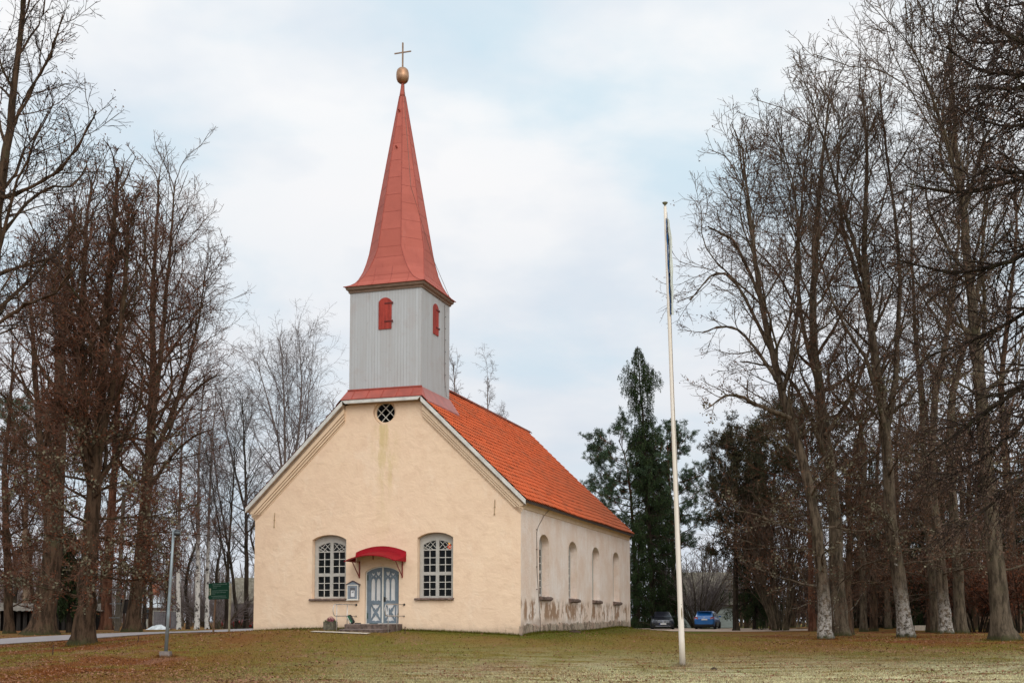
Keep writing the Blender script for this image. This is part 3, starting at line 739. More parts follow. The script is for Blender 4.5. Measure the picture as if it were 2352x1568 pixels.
# ---- facade windows
def facade_window(uc, hw, z0, zs, zc):
    hw -= .012; z0 += .008; zs -= .004; zc -= .012
    holes = []; iz = [(1.03, 1.852), (1.985, 2.835)]
    for sg in (-1, 1):
        ua, ub = uc+sg*.068, uc+sg*(hw-.155)
        lo, hi = min(ua, ub), max(ua, ub)
        for za, zb in iz: holes.append([(lo, za), (hi, za), (hi, zb), (lo, zb)])
        zi, zo = 3.235, 3.075
        pts = []
        for i in range(7):
            t = i/6; u = ua+(ub-ua)*t; pts.append((u, zi-(zi-zo)*t**1.7))
        holes.append([(ua, 2.885)]+pts+[(ub, 2.885)])
    m = MB(FU); m.plate(wloop(uc, hw, z0, zs, zc), holes, .25, .34)
    fr = m.build('window', 'window_frame_grey', church)
    mu = MB(FU); w = .024; ix = []
    for sg in (-1, 1):
        ua, ub = uc+sg*.068, uc+sg*(hw-.155); um = (ua+ub)/2; lo, hi = min(ua, ub), max(ua, ub)
        for za, zb in iz:
            mu.box(um-w/2, um+w/2, za, zb, .27, .31)
            for q in (1, 2): z = za+(zb-za)*q/3; mu.box(lo, hi, z-.013, z+.013, .272, .308)
        for (fa_, za, fb, zb) in ((.0, 2.93, .52, 3.22) , (.05, 3.20, .62, 2.885), (.42, 3.19, .98, 2.90), (.25, 2.885, .95, 3.12), (.6, 2.885, .99, 3.0)):
            mu.bar((ua+(ub-ua)*fa_, za, .29), (ua+(ub-ua)*fb, zb, .29), .015, .03)
    mu.build('muntins', 'muntin_white', fr)
    pn = MB(FU); pn.quad((uc-hw+.1, .99, .30), (uc+hw-.1, .99, .30), (uc+hw-.1, 3.27, .30), (uc-hw+.1, 3.27, .30)); pn.build('pane', 'window_glass', fr)
    inn = MB(FU)
    for sg in (-1, 1):
        ua, ub = uc+sg*.05, uc+sg*(hw-.14); um = (ua+ub)/2
        inn.box(um-.012, um+.012, 1.0, 2.86, .43, .46)
        for z in (1.30, 1.57, 2.27, 2.55): inn.box(min(ua, ub), max(ua, ub), z-.011, z+.011, .432, .458)
    inn.box(uc-.06, uc+.06, 1.0, 3.2, .42, .47); inn.box(uc-hw+.08, uc-hw+.17, 1.0, 3.1, .36, .62); inn.box(uc+hw-.17, uc+hw-.08, 1.0, 3.1, .36, .62); inn.box(uc-hw, uc+hw, 1.85, 1.98, .42, .47)
    inn.build('inner_frame', 'inner_white', fr)
    sl = MB(L3); rgs = random.Random(int(uc*10)); rows = []
    for i in range(25):
        u = uc-.80+1.63*i/24; j = lambda: rgs.uniform(-.010, .010)
        rows.append([(u, .24, .955), (u, -.08+j(), .945+j()), (u, -.135+j(), .915+j()), (u, -.13+j(), .872+j()), (u, -.06, .855+j()), (u, .0, .852)])
    sl.grid(rows); sl.F([sl.V(p) for p in rows[0]]); sl.F([sl.V(p) for p in rows[-1]])
    sl.build('sill', 'sill_stone', fr)
    return fr
for w in wins: facade_window(*w)
oc = MB(FU); r0_ = .485
oc.plate([(5.783+r0_*math.cos(2*PI*i/32), 8.46+r0_*math.sin(2*PI*i/32)) for i in range(32)], [[(5.783+.40*math.cos(2*PI*i/32), 8.46+.40*math.sin(2*PI*i/32)) for i in range(32)]], .13, .20)
ocf = oc.build('round_window', 'cornice_plaster', church)
mu = MB(FU)
for s in (-1, 1):
    for o_ in (-.135, .135):
        c = math.sqrt(.40**2-o_**2); d = math.sqrt(.5)
        cx, cz = 5.783+s*o_*d, 8.46+o_*d*1
        mu.bar((cx-c*d, cz+s*c*d, .155), (cx+c*d, cz-s*c*d, .155), .026, .03)
mu.build('muntins', 'muntin_white', ocf)
pn = MB(FU); pn.quad((5.38, 8.05, .17), (6.19, 8.05, .17), (6.19, 8.87, .17), (5.38, 8.87, .17)); pn.build('pane', 'window_glass', ocf)
# wall behind the round window's room
MB(L3).box(4.6, 7.0, .55, .58, 7.6, 9.2).build('loft_screen', 'interior_dark', church)
# ---- side windows
for c in SW:
    lp = sloop(c); sc_ = [(c+(a-c)*.985, 1.06+(b-1.05)*.993) for a, b in lp]
    holes = []
    for s in (-1, 1):
        a, b = c+s*.05, c+s*.60; lo, hi = min(a, b), max(a, b)
        holes += [[(lo, 1.15), (hi, 1.15), (hi, 2.02), (lo, 2.02)], [(lo, 2.14), (hi, 2.14), (hi, 3.0), (lo, 3.0)]]
    m = MB(FS); m.plate(sc_, holes, .31, .37); fr = m.build('side_window', 'window_frame_grey', church)
    mu = MB(FS)
    for s in (-1, 1):
        a, b = c+s*.05, c+s*.60; um = (a+b)/2
        mu.box(um-.012, um+.012, 1.15, 3.0, .325, .355)
        for z in (1.44, 1.73, 2.43, 2.72): mu.box(min(a, b), max(a, b), z-.012, z+.012, .326, .354)
    mu.build('muntins', 'muntin_white', fr)
    p = MB(FS); p.quad((c-.62, 1.1, .34), (c+.62, 1.1, .34), (c+.62, 3.05, .34), (c-.62, 3.05, .34)); p.build('pane', 'window_glass', fr)
    sl = MB(L3); rgs = random.Random(int(c*10)); rows = []
    for i in range(17):
        v = c-.76+1.58*i/16; j = lambda: rgs.uniform(-.018, .018)
        rows.append([(.31, v, 1.055), (-.07+j(), v, 1.03+j()), (-.15+j(), v, .985+j()), (-.14+j(), v, .90+j()), (-.05, v, .87+j()), (.0, v, .865)])
    sl.grid(rows); sl.F([sl.V(q) for q in rows[0]]); sl.F([sl.V(q) for q in rows[-1]]); sl.build('sill', 'sill_stone', fr)
cd = MB(L3); cd.tube([(-.2, 3.5, 4.68), (-.03, 3.2, 4.40), (-.025, 2.3, 3.85), (-.025, 2.1, 3.6), (-.03, 2.12, 2.0), (-.03, 2.35, 1.0), (-.075, 2.42, -.1), (-.08, 2.43, -.7)], .012, 5)
for z in (3.7, 2.9, 2.2, 1.3): cd.box(-.05, 0, 2.06, 2.14, z, z+.025)
cd.build('lightning_conductor', 'cable_dark', church)
for u, z in ((10.69, 4.205), (1.058, 4.465)):
    m = MB(L3); m.bar((u-.012, -.02, z+.30), (u+.012, -.02, z-.29), .022); m.box(u-.03, u+.03, -.035, 0, z-.02, z+.02); m.box(u-.015, u+.035, -.035, 0, z-.31, z-.27); m.build('wall_anchor', 'cream_iron', church)

# ---- door
df = MB(FU); df.plate([(DC-.738, -.085), (DC+.738, -.085)]+arc(DC+.738, 2.0, DC-.738, 2.0, .228), [[(DC-.70, -.055), (DC+.70, -.055)]+arc(DC+.70, 1.985, DC-.70, 1.985, .2)], .10, .17)
df.build('door_frame', 'door_white', church)
MB(L3).box(DC-.05, DC+.07, -.02, .02, 2.235, 2.32).build('keystone', 'cornice_plaster', church)
def ztop(u): 
    t = abs(u-DC)/.70; return 1.985+.2*(math.sqrt(max(0, 1-(t*.82)**2))-math.sqrt(1-.82**2))/(1-math.sqrt(1-.82**2))
def leaf(sg):
    u0, u1 = DC+sg*.022, DC+sg*.697
    X_ = lambda f: u0+(u1-u0)*f            # f from the middle post (0) to the hinge side (1)
    top = [(X_(1-i/10), ztop(X_(1-i/10))-.006) for i in range(11)]
    outer = [(u0, -.05), (u1, -.05)]+top
    if sg < 0: outer = outer[::-1]
    def hole(pts): return [(X_(a), b) for a, b in pts]
    holes = []
    for a, b in ((.135, .40), (.475, .74)):          # two lancets
        m_ = (a+b)/2
        holes.append(hole([(a, .86), (a+.05, .845), (m_, .875), (b-.05, .845), (b, .86), (b, 1.55), (b-.02, 1.66), (b-.07, 1.73), (m_, 1.755), (a+.07, 1.73), (a+.02, 1.66), (a, 1.55)]))
    for a, b, t in ((.15, .40, 2.03), (.49, .72, 1.97)):         # heart-shaped lights above
        m_ = (a+b)/2
        holes.append(hole([(m_, 1.835), (b-.03, 1.90), (b, t-.02), (b-.05, t), (m_, t-.045), (a+.05, t-.005), (a, t-.03), (a+.03, 1.90)]))
    holes.append(hole([(.437, 1.755), (.468, 1.80), (.51, 1.825), (.468, 1.85), (.437, 1.895), (.406, 1.85), (.365, 1.825), (.406, 1.80)]))
    for a, b in ((.125, .20), (.675, .745)): holes.append(hole([(a, 1.77), (b, 1.82), (a, 1.87)] if a < .4 else [(b, 1.77), (b, 1.87), (a, 1.82)]))
    # saltire in the lower panel: four pale fields
    holes.append(hole([(.17, .72), (.32, .70), (.437, .715), (.55, .70), (.70, .72), (.56, .555), (.50, .56), (.437, .455), (.38, .56), (.32, .555)]))
    holes.append(hole([(.17, .05), (.32, .06), (.437, .035), (.55, .06), (.70, .05), (.57, .20), (.51, .215), (.437, .325), (.37, .215), (.31, .20)]))
    holes.append(hole([(.125, .67), (.125, .12), (.25, .25), (.255, .31), (.36, .39), (.255, .47), (.25, .53)]))
    holes.append(hole([(.745, .67), (.63, .53), (.625, .47), (.52, .39), (.625, .31), (.63, .25), (.745, .12)]))
    m = MB(FU); m.plate(outer, holes, .125, .16)
    o = m.build('door', 'door_blue', church)
    b = MB(FU); b.quad((u0, -.04, .158), (u1, -.04, .158), (u1, 1.99, .158), (u0, 2.1, .158)); b.build('pale_panel', 'door_panel_pale', o)
    for z in (1.78, .25):
        h = MB(FU); x0, x1 = sorted((u1, u1-sg*.055)); h.box(x0, x1, z-.11, z+.11, .112, .13); h.build('hinge', 'hinge_green', o)
    if sg < 0:
        k_ = MB(FU); k_.box(DC-.12, DC-.035, .80, 1.0, .105, .124); k_.bar((DC-.08, .93, .08), (DC-.20, .935, .08), .022); k_.bar((DC-.08, .93, .08), (DC-.08, .93, .12), .022); k_.build('handle', 'dark_iron', o)
    return o
leaf(1); leaf(-1)
MB(FU).box(DC-.03, DC+.03, -.03, 2.17, .095, .124).build('astragal', 'door_white', church)
# ---- canopy over the door
cyv = [(0, .40), (-.03, .30), (-.07, .20), (-.35, .13), (-.75, .055), (-1.1, 0)]
def cz(u, d): 
    t = (u-5.87)/1.095; return 2.40+d+.235*(1-t*t)
us = np.linspace(4.775, 6.965, 21)
cn = MB(L3)
cn.grid([[(u, v-.02, cz(u, d)) for u in us] for v, d in cyv])
for e in (4.775, 6.965):
    sd_ = [(e, v-.02, cz(e, d)) for v, d in cyv]; cn.F([cn.V(p) for p in sd_]+[cn.V((e, -1.12, 2.385)), cn.V((e, -.02, 2.385))])
for u0, u1 in zip(us, us[1:]): cn.quad((u0, -1.12, cz(u0, 0)), (u1, -1.12, cz(u1, 0)), (u1, -1.12, cz(u1, 0)-.045), (u0, -1.12, cz(u0, 0)-.045))
can = cn.build('canopy', 'canopy_red', church)
un = MB(L3); un.grid([[(u, v-.025, cz(u, d)-.035) for u in us] for v, d in cyv]); un.build('lining', 'canopy_under', can)
for e in (4.935, 6.805):
    m = MB(L3); m.box(e-.02, e+.02, -.05, -.004, 1.76, 2.44); m.bar((e, -.03, 1.80), (e, -.75, 2.42), .03); m.bar((e, -.03, 2.42), (e, -1.05, 2.40), .028); m.build('bracket', 'canopy_iron', can)
m = MB(L3); m.bar((6.20, -.05, 2.5), (6.20, -.05, 2.74), .03); m.bar((6.20, -.05, 2.72), (6.20, -1.05, 2.60), .025); m.build('bracket', 'canopy_iron', can)
# hanging light seen through the right window: a thing inside the church
hl = empty('hanging_lamp', ch(3.30, .95, 3.02), 0, 'small glowing red lamp behind the right facade window', 'lamp')
m = MB(); m.lathe([(.02, -.10), (.07, -.06), (.085, 0), (.06, .06), (.02, .09)], 12); m.build('glass_shade', 'lamp_glow_red', hl, True)
m = MB(); m.lathe([(.01, .085), (.045, .11), (.05, .15), (.01, .18)], 10); m.build('bulb', 'lamp_glow_amber', hl, True)
m = MB(); m.tube([(0, 0, .17), (0, 0, .9)], .008, 5); m.build('cord', 'dark_iron', hl)

# ================================================================ THINGS ROUND THE DOOR
def local(name, u, v, label, cat, group=None, dz=0):
    P = ch(u, v, 0); P[2] = float(gz(P[0], P[1]))+dz
    e = empty(name, P, -PHI, label, cat, group); e['_z'] = float(P[2]-EYE); return e
def LM(u, v, e):                      # church (u,v,z) to the local frame of a thing placed at u,v
    z0 = e['_z']; return MB(lambda a, b, c: (-(a-u), b-v, c-z0))
rg = random.Random(11)
st = local('stone_step', 5.9, -.8, 'two worn dark stone steps below the blue church door', 'steps'); _stz = st['_z']; LM2 = lambda: MB(lambda a, b, c: (-(a-5.9), b+.8, c-_stz))
def rough_block(m, u0, u1, v0, v1, z0, z1, n=9, j=.012):
    f = []
    for i in range(n+1):
        u = u0+(u1-u0)*i/n; J = lambda: rg.uniform(-j, j)
        f.append([(u, v1, z1), (u, v0+.03, z1+J()*.3), (u, v0+J(), z1-.025), (u, v0+J(), (z0+z1)/2), (u, v0+J(), z0)])
    m.grid(f); m.F([m.V(p) for p in f[0]]+[m.V((u0, v1, z0))]); m.F([m.V(p) for p in f[-1]]+[m.V((u1, v1, z0))])
m = LM(5.9, -.8, st); rough_block(m, 4.93, 6.88, -1.2, -.002, -.30, -.085); rough_block(m, 5.05, 6.95, -1.6, -1.15, -.9, -.285)
m.box(DC-.735, DC+.735, .0, .2, -.6, -.09); m.box(4.93, 6.88, -1.15, -.003, -.9, -.30) ; m.build('riser', 'step_stone', st)
m = LM(5.9, -.8, st); m.box(4.95, 6.86, -1.17, -.004, -.084, -.072); m.box(DC-.73, DC+.73, -.003, .19, -.0885, -.07); m.build('tread', 'step_top_stone', st)
m = LM2(); m.box(5.07, 6.93, -1.585, -1.21, -.283, -.268); m.build('tread', 'step_top_stone', st)

del st['_z']
sb = local('paving_slab', 6.6, -2.25, 'long pale slab lying in the grass before the church steps', 'paving')
m = LM(6.6, -2.25, sb); z = sb['_z']
rr = []
for i in range(13):
    u = 5.35+2.4*i/12; rr.append([(u, v, float(gz(*ch(u, v, 0)[:2]))-EYE+.03) for v in (-2.45, -2.25, -2.02)])
m.grid(rr); m.grid([[(p[0], p[1], p[2]-.06) for p in r] for r in rr]); m.build('slab', 'pale_slab', sb); del sb['_z']
def handrail(u, va, vb, ve, label):
    e = local('handrail', u, (va+vb)/2, label, 'handrail', 'steel handrails by the church steps')
    m = LM(u, (va+vb)/2, e); zt, zb = .69, .235
    pts = [(u, -.02, zt), (u, vb+.1, zt)]
    n = 10; r = (zt-zb)/2
    for i in range(n+1): a = PI/2-PI*i/n; pts.append((u, vb-.12-r*.9*math.cos(a), (zt+zb)/2+r*math.sin(a)))
    pts += [(u, vb+.1, zb), (u, -.02, zb)]
    m.tube(pts, .019, 8); m.build('rail', 'rail_metal', e, True)
    for v in (va, vb):
        m = LM(u, (va+vb)/2, e); gzv = float(gz(*ch(u, v, 0)[:2]))-EYE; m.tube([(u, v, zt-.01), (u, v, min(gzv, -.28)-.06)], .017, 8); m.build('post', 'rail_metal', e, True)
    for z in (zt, zb):
        m = LM(u, (va+vb)/2, e); m.tube([(u, -.03, z), (u, -.002, z)], .045 if z == zt else .028, 10); m.build('wall_flange', 'dark_iron', e)
    del e['_z']
handrail(6.94, -.83, -1.76, -2.2, 'bent steel handrail left of the church door, beside the floodlight')
handrail(4.85, -.73, -1.57, -2.04, 'bent steel handrail crossing the right leaf of the church door')
fl = empty('floodlight', ch(6.70, -1.0, -.065), -PHI, 'dark green fronted floodlight tilted on the left end of the step', 'floodlight')
def tilt(a, b, c, t=math.radians(32), base=(0, 0, .17)):
    # box frame leaning to the left
    return (-(a*math.cos(t)+c*math.sin(t)), b, base[2]+c*math.cos(t)-a*math.sin(t))
m = MB(tilt); m.box(-.07, .075, -.09, .09, -.17, .17); m.build('housing', 'flood_black', fl)
m = MB(tilt); m.box(-.055, .03, -.097, -.091, -.14, .15); m.build('lens', 'flood_glass', fl)
m = MB(tilt); m.box(.032, .06, -.099, -.0905, -.15, .16); m.build('edge', 'flood_edge', fl)
m = MB(); m.tube([(-.06, 0, .02), (.13, 0, .0), (.16, 0, .10), (.05, 0, .16)], .012, 6); m.build('bracket', 'dark_iron', fl)
mt = empty('shoe_scraper', ch(6.42, -.95, -.07), -PHI, 'small flat dark scraper on the top step left of the door', 'scraper')
m = MB()
m.box(-.09, .09, -.12, .12, 0, .025)
for i in range(5): m.box(-.08, .08, -.11+i*.05, -.10+i*.05, .025, .04)
m.build('plate', 'dark_iron', mt)
mt = empty('doormat', ch(6.05, -.28, -.07), -PHI, 'thin dark mat against the foot of the left door leaf', 'mat')
m = MB(); m.box(-.14, .14, -.1, .1, 0, .018); m.box(-.12, .12, -.08, .08, .018, .024); m.build('mat', 'hinge_green', mt)
pn_ = local('planter', 7.58, -1.0, 'square mossy concrete planter with pink heather by the facade', 'planter')
m = LM(7.58, -1.0, pn_); z0 = pn_['_z']; u0, u1, va, vb = 7.37, 7.80, -1.2, -.8
A = [(u0, va), (u1, va), (u1, vb), (u0, vb)]
rows = []
for z, s in ((z0-.05, .99), (z0+.15, 1.0), (z0+.325, 1.0), (z0+.33, .98)): rows.append([(7.585+(a-7.585)*s, -1+(b+1)*s, z) for a, b in A+[A[0]]])
for z, s in ((z0+.33, .80), (z0+.26, .80)): rows.append([(7.585+(a-7.585)*s, -1+(b+1)*s, z) for a, b in A+[A[0]]])
m.grid(rows); m.build('pot', 'planter_concrete', pn_)
m = LM(7.58, -1.0, pn_); m.box(u0+.05, u1-.05, va+.05, vb-.05, z0+.24, z0+.27); m.build('soil', 'soil', pn_)
def sprigs(name, mat, n, rad, h0, h1, seed, cx=0):
    r = np.random.default_rng(seed); V = []; T = []
    for i in range(n):
        a = r.random()*6.28; q = rad*math.sqrt(r.random()); bx, by = 7.585+cx+q*.8*math.cos(a)*.7, -1+q*math.sin(a)*.7
        tx, ty, tz = bx+q*.8*math.cos(a)*.6, by+q*math.sin(a)*.6, z0+.27+r.uniform(h0, h1)*(1-.5*(q/rad)**2)
        for s in range(3):
            t = s/3; c = np.array([bx+(tx-bx)*(t+.3), by+(ty-by)*(t+.3), z0+.27+(tz-z0-.27)*(t+.35)])
            d = r.normal(0, .018, (3, 3)); b = len(V); V += [tuple(c+d[0]+(0, 0, .02)), tuple(c+d[1]), tuple(c+d[2])]; T.append((b, b+1, b+2))
    mm = LM(7.58, -1.0, pn_); [mm.V(v) for v in V]; [mm.F(t) for t in T]; mm.build(name, mat, pn_)
sprigs('leaves', 'heather_green', 160, .23, .06, .16, 1); sprigs('flowers', 'heather_pink', 190, .15, .12, .27, 2, -.01)
del pn_['_z']
nb = empty('notice_board', ch(7.05, 0, .88), -PHI, 'small blue grey notice case with gabled roof between window and door', 'notice board')
m = MB(); m.box(-.245, .245, -.12, -.003, .02, .60); m.build('case', 'notice_blue', nb)
m = MB(lambda a, b, c: (a, c, b)); m.plate([(-.25, .01), (.25, .01), (.25, .615), (-.25, .615)], [[(-.205, .045), (.205, .045), (.205, .575), (-.205, .575)]], -.142, -.122)
m.build('frame', 'door_white', nb)
m = MB(lambda a, b, c: (a, c, b)); m.plate([(-.19, .06), (.19, .06), (.19, .56), (-.19, .56)], [[(-.115, .10), (.115, .10), (.115, .50), (-.115, .50)]], -.135, -.121)
m.build('door', 'notice_blue', nb)
m = MB(); m.box(-.115, .115, -.1222, -.1205, .10, .50); m.build('backing', 'paper_ink', nb)
m = MB(); m.box(-.08, .085, -.126, -.1225, .13, .385); m.build('poster', 'paper_white', nb)
m = MB(); m.box(-.035, .045, -.1275, -.1262, .29, .315); m.box(-.03, .0, -.1275, -.1262, .325, .345); m.box(.015, .05, -.1275, -.1262, .325, .36); m.build('print', 'paper_ink', nb)
m = MB(); m.box(-.27, .26, -.165, -.003, -.012, .012); m.build('sill', 'door_white', nb)
m = MB(lambda a, b, c: (a, c, b)); m.plate([(-.245, .615), (.245, .615), (0, .745)], [], -.125, -.004); m.build('gable', 'notice_blue', nb)
m = MB()
for s in (-1, 1): m.bar((s*.30, -.085, .612), (0, -.085, .772), .17, .022)
m.build('roof', 'notice_roof', nb)

# ================================================================ POLES, SIGN, STAKES
P = gp(1567, 38); base = P.copy(); top = at(1527.5, 474, 38.0)
fp = empty('flagpole', base, 0, 'tall white tapering flagpole standing in the lawn', 'flagpole')
h = top-base; LN = lambda t: tuple(h*t)
m = MB(); m.tube([tuple(h*t+np.array([0, 0, -.02 if t == 0 else 0])) for t in np.linspace(0, 1, 18)], [.095-.047*t for t in np.linspace(0, 1, 18)], 20); m.build('pole', 'flagpole_paint', fp, True)
m = MB(lambda a, b, c: (h[0]+a, h[1]+b, h[2]+c)); m.lathe([(.03, -.02), (.028, .04), (.035, .05), (.05, .06), (.088, .105), (.092, .125), (.06, .14), (.02, .145)], 16); m.build('finial', 'finial_bronze', fp, True)
m = MB(); m.lathe([(.17, -.02), (.17, .012), (.10, .02)], 20); m.build('base_plate', 'soil', fp)
m = MB()
ho = [(h[0]*t+.062-.02*t+.012*math.sin(t*9), h[1]*t-.075, h[2]*t) for t in np.linspace(.10, .985, 24)]; m.tube(ho, .006, 5)
m.build('halyard', 'cable_dark', fp)
def polepatch(t0, t1, ang, w, mat, nm):
    m = MB(); n = 12; L = []; Rr = []
    for i in range(n+1):
        t = t0+(t1-t0)*i/n; ww = w*math.sin(PI*i/n)**.8; r = .0955-.047*t+.003
        L.append(tuple(h*t+np.array([r*math.sin(ang-ww/r), -r*math.cos(ang-ww/r), 0]))); Rr.append(tuple(h*t+np.array([r*math.sin(ang+ww/r), -r*math.cos(ang+ww/r), 0])))
    mid = [tuple(h*(t0+(t1-t0)*i/n)+np.array([(.0975-.047*t0)*math.sin(ang), -(.0975-.047*t0)*math.cos(ang), 0])) for i in range(n+1)]
    m.grid([L, mid, Rr]); m.build(nm, mat, fp)
polepatch(.098, .126, .25, .020, 'wood_wear', 'worn_patch')
polepatch(.1295, .1315, .25, .008, 'soil', 'bolt_hole')
# furled flag hanging along the pole
fg = empty('flag', base, 0, 'furled blue, black and white pennant hanging limp along the flagpole', 'flag')
for mat, nm, a0, a1, off in (('flag_blue', 'blue_band', -.1, .22, .0), ('flag_black', 'black_band', .2, .55, .01), ('flag_white', 'white_band', .5, 1.75, .0)):
    m = MB(); rows = []; N = 44
    for i in range(N+1):
        q = i/N; t = .972-.215*q; c = h*t; r = .0955-.047*t
        tw_ = .9*q+.35*math.sin(q*17+1)+.2*math.sin(q*41); wd = (.045+.05*math.sin(min(1, q*2.4)*PI/2))*(1.0-.35*q)*(1 if q > .02 else .4)
        row = []
        for s in np.linspace(0, 1, 6):
            a = a0+(a1-a0)*s; x = r*.55+wd*a*math.cos(.5*math.sin(tw_))+.012*math.sin(s*9+q*23); y = -r*.9-.03-.05*math.sin(s*6.0+q*13+off*50)*wd*6-off
            row.append((c[0]+x-.02*(nm == 'blue_band')*(1-q), c[1]+y, c[2]))
        rows.append(row)
    m.grid(rows); m.build(nm, mat, fg, True)
# lamp post
P = gp(382, 40); tp = at(399, 1216, 40); hh = tp-P
lp = empty('lamp_post', P, 0, 'slim grey lamp post with a black ball lamp on the left lawn', 'lamp post')
m = MB(); m.tube([tuple(hh*t) for t in (0.0, .33, .66, 1.0)], [.062, .056, .048, .042], 14); m.build('pole', 'galvanised', lp, True)
m = MB(); rows = []
m.box(-.165, .165, -.165, .165, -.1, .17); m.box(-.155, .155, -.155, .155, .17, .185); m.build('foot', 'concrete_foot', lp)
m = MB(lambda a, b, c: (hh[0]+.125+a, hh[1]-.02+b, hh[2]-.10+c)); m.lathe([(.03, -.12), (.08, -.105), (.115, -.06), (.118, -.02)], 16); m.build('housing', 'lamp_black', lp, True)
m = MB(lambda a, b, c: (hh[0]+.125+a, hh[1]-.02+b, hh[2]-.10+c)); m.lathe([(.120, -.018), (.125, .0), (.122, .012)], 16); m.build('band', 'lamp_lens', lp, True)
m = MB(lambda a, b, c: (hh[0]+.125+a, hh[1]-.02+b, hh[2]-.10+c)); m.lathe([(.118, .013), (.105, .055), (.07, .09), (.02, .105)], 16); m.build('cap', 'lamp_black', lp, True)
m = MB(); m.tube([tuple(hh*.985), (hh[0]+.08, hh[1]-.01, hh[2]-.09)], .022, 8); m.build('arm', 'lamp_black', lp)
# green information sign
Pa, Pb = gp(489, 56), gp(526, 52.5); ta, tb = at(496, 1362, 56), at(529.5, 1342, 52.5)
sg = empty('information_sign', (Pa+Pb)/2, 0, 'dark green information sign on two posts by the road', 'sign'); c0 = (Pa+Pb)/2
m = MB(); m.tube([tuple(Pa-c0-(0, 0, .1)), tuple(ta-c0)], .045, 8); m.build('post', 'sign_post_brown', sg)
m = MB(); m.tube([tuple(Pb-c0-(0, 0, .1)), tuple(tb-c0+(0, 0, .05))], .05, 8); m.build('post', 'sign_post', sg)
q00, q10, q11, q01 = at(483.3, 1376, 57.3), at(529.5, 1374.5, 52.6), at(529.5, 1336, 52.6), at(483.3, 1339, 57.3)
def bl(s, t): return q00*(1-s)*(1-t)+q10*s*(1-t)+q11*s*t+q01*(1-s)*t
nrm = np.cross(q10-q00, q01-q00); nrm /= np.linalg.norm(nrm); nrm = nrm if nrm[1] < 0 else -nrm
SGM = lambda a, b, c: tuple(bl(a, b)-c0+nrm*(.06+c))
m = MB(SGM); m.box(0, 1, 0, 1, 0, .03); m.build('board', 'sign_green', sg)
rgs = random.Random(5)
for y, x0, x1, hgt in ((.90, .22, .92, .035), (.80, .24, .66, .03), (.70, .24, .45, .03), (.52, .20, .95, .035), (.41, .20, .90, .035), (.32, .2, .36, .025), (.19, .16, .88, .04), (.09, .22, .92, .03)):
    x = x0; m = MB(SGM)
    while x < x1:
        w = rgs.uniform(.018, .032); m.box(x, x+w, y-hgt*rgs.uniform(.7, 1), y+hgt*rgs.uniform(.7, 1), .0315, .034); x += w+rgs.choice((.008, .010, .012, .022))
    m.build('lettering', 'sign_ink', sg)

m = MB(SGM); m.box(.01, .135, .27, .68, .0315, .035); m.build('emblem_panel', 'sign_cream', sg)
m = MB(SGM); m.box(.045, .085, .55, .64, .0352, .038); m.box(.03, .10, .44, .50, .0352, .038); m.box(.045, .085, .31, .41, .0352, .038); m.build('emblem_mark', 'sign_green', sg)
# small iron stakes and molehills
for px, d, hgt, lab in ((122, 41.5, .34, 'short rusty stake in the leaf litter nearest the left edge'), (317, 45, .22, 'short rusty stake in the grass between big tree and lamp post')):
    P = gp(px, d); m = MB(); m.bar((0, 0, -.1), (.03, 0, hgt), .03); m.box(.0, .06, -.02, .02, hgt-.01, hgt+.015)
    o = m.build('stake', 'stake_iron'); o.location = P.tolist(); tag(o, lab, 'stake', 'iron stakes in the lawn')
P = ch(4.13, -1.6, 0); P[2] = float(gz(P[0], P[1])); m = MB(); m.bar((0, 0, -.1), (0, 0, .26), .028); m.box(-.03, .03, -.014, .014, .25, .27)
o = m.build('stake', 'stake_iron'); o.location = P.tolist(); tag(o, 'thin rusty stake in the grass before the right facade window', 'stake', 'iron stakes in the lawn')
def mound(P, r, hgt, lab, seed):
    rg = random.Random(seed); m = MB(); n = 14; R = []
    for i in range(5):
        t = i/4; R.append([(r*(1-t**1.3)*math.cos(2*PI*k/n)*rg.uniform(.8, 1.15), r*.7*(1-t**1.3)*math.sin(2*PI*k/n)*rg.uniform(.8, 1.15), hgt*math.sin(t*PI/2)*rg.uniform(.8, 1.2)-.02) for k in range(n)])
    for q in R: q.append(q[0])
    m.grid(R); o = m.build('molehill', 'soil'); o.location = [float(a) for a in P]; tag(o, lab, 'molehill', 'molehills on the lawn')
mound(gp(1638, 36.5), .13, .09, 'small dark molehill in the lawn right of the flagpole', 2)
P = ch(-.5, 6.2, 0); P[2] = float(gz(P[0], P[1])); mound(P, .34, .13, 'dark molehill in the grass below the church side wall', 3)

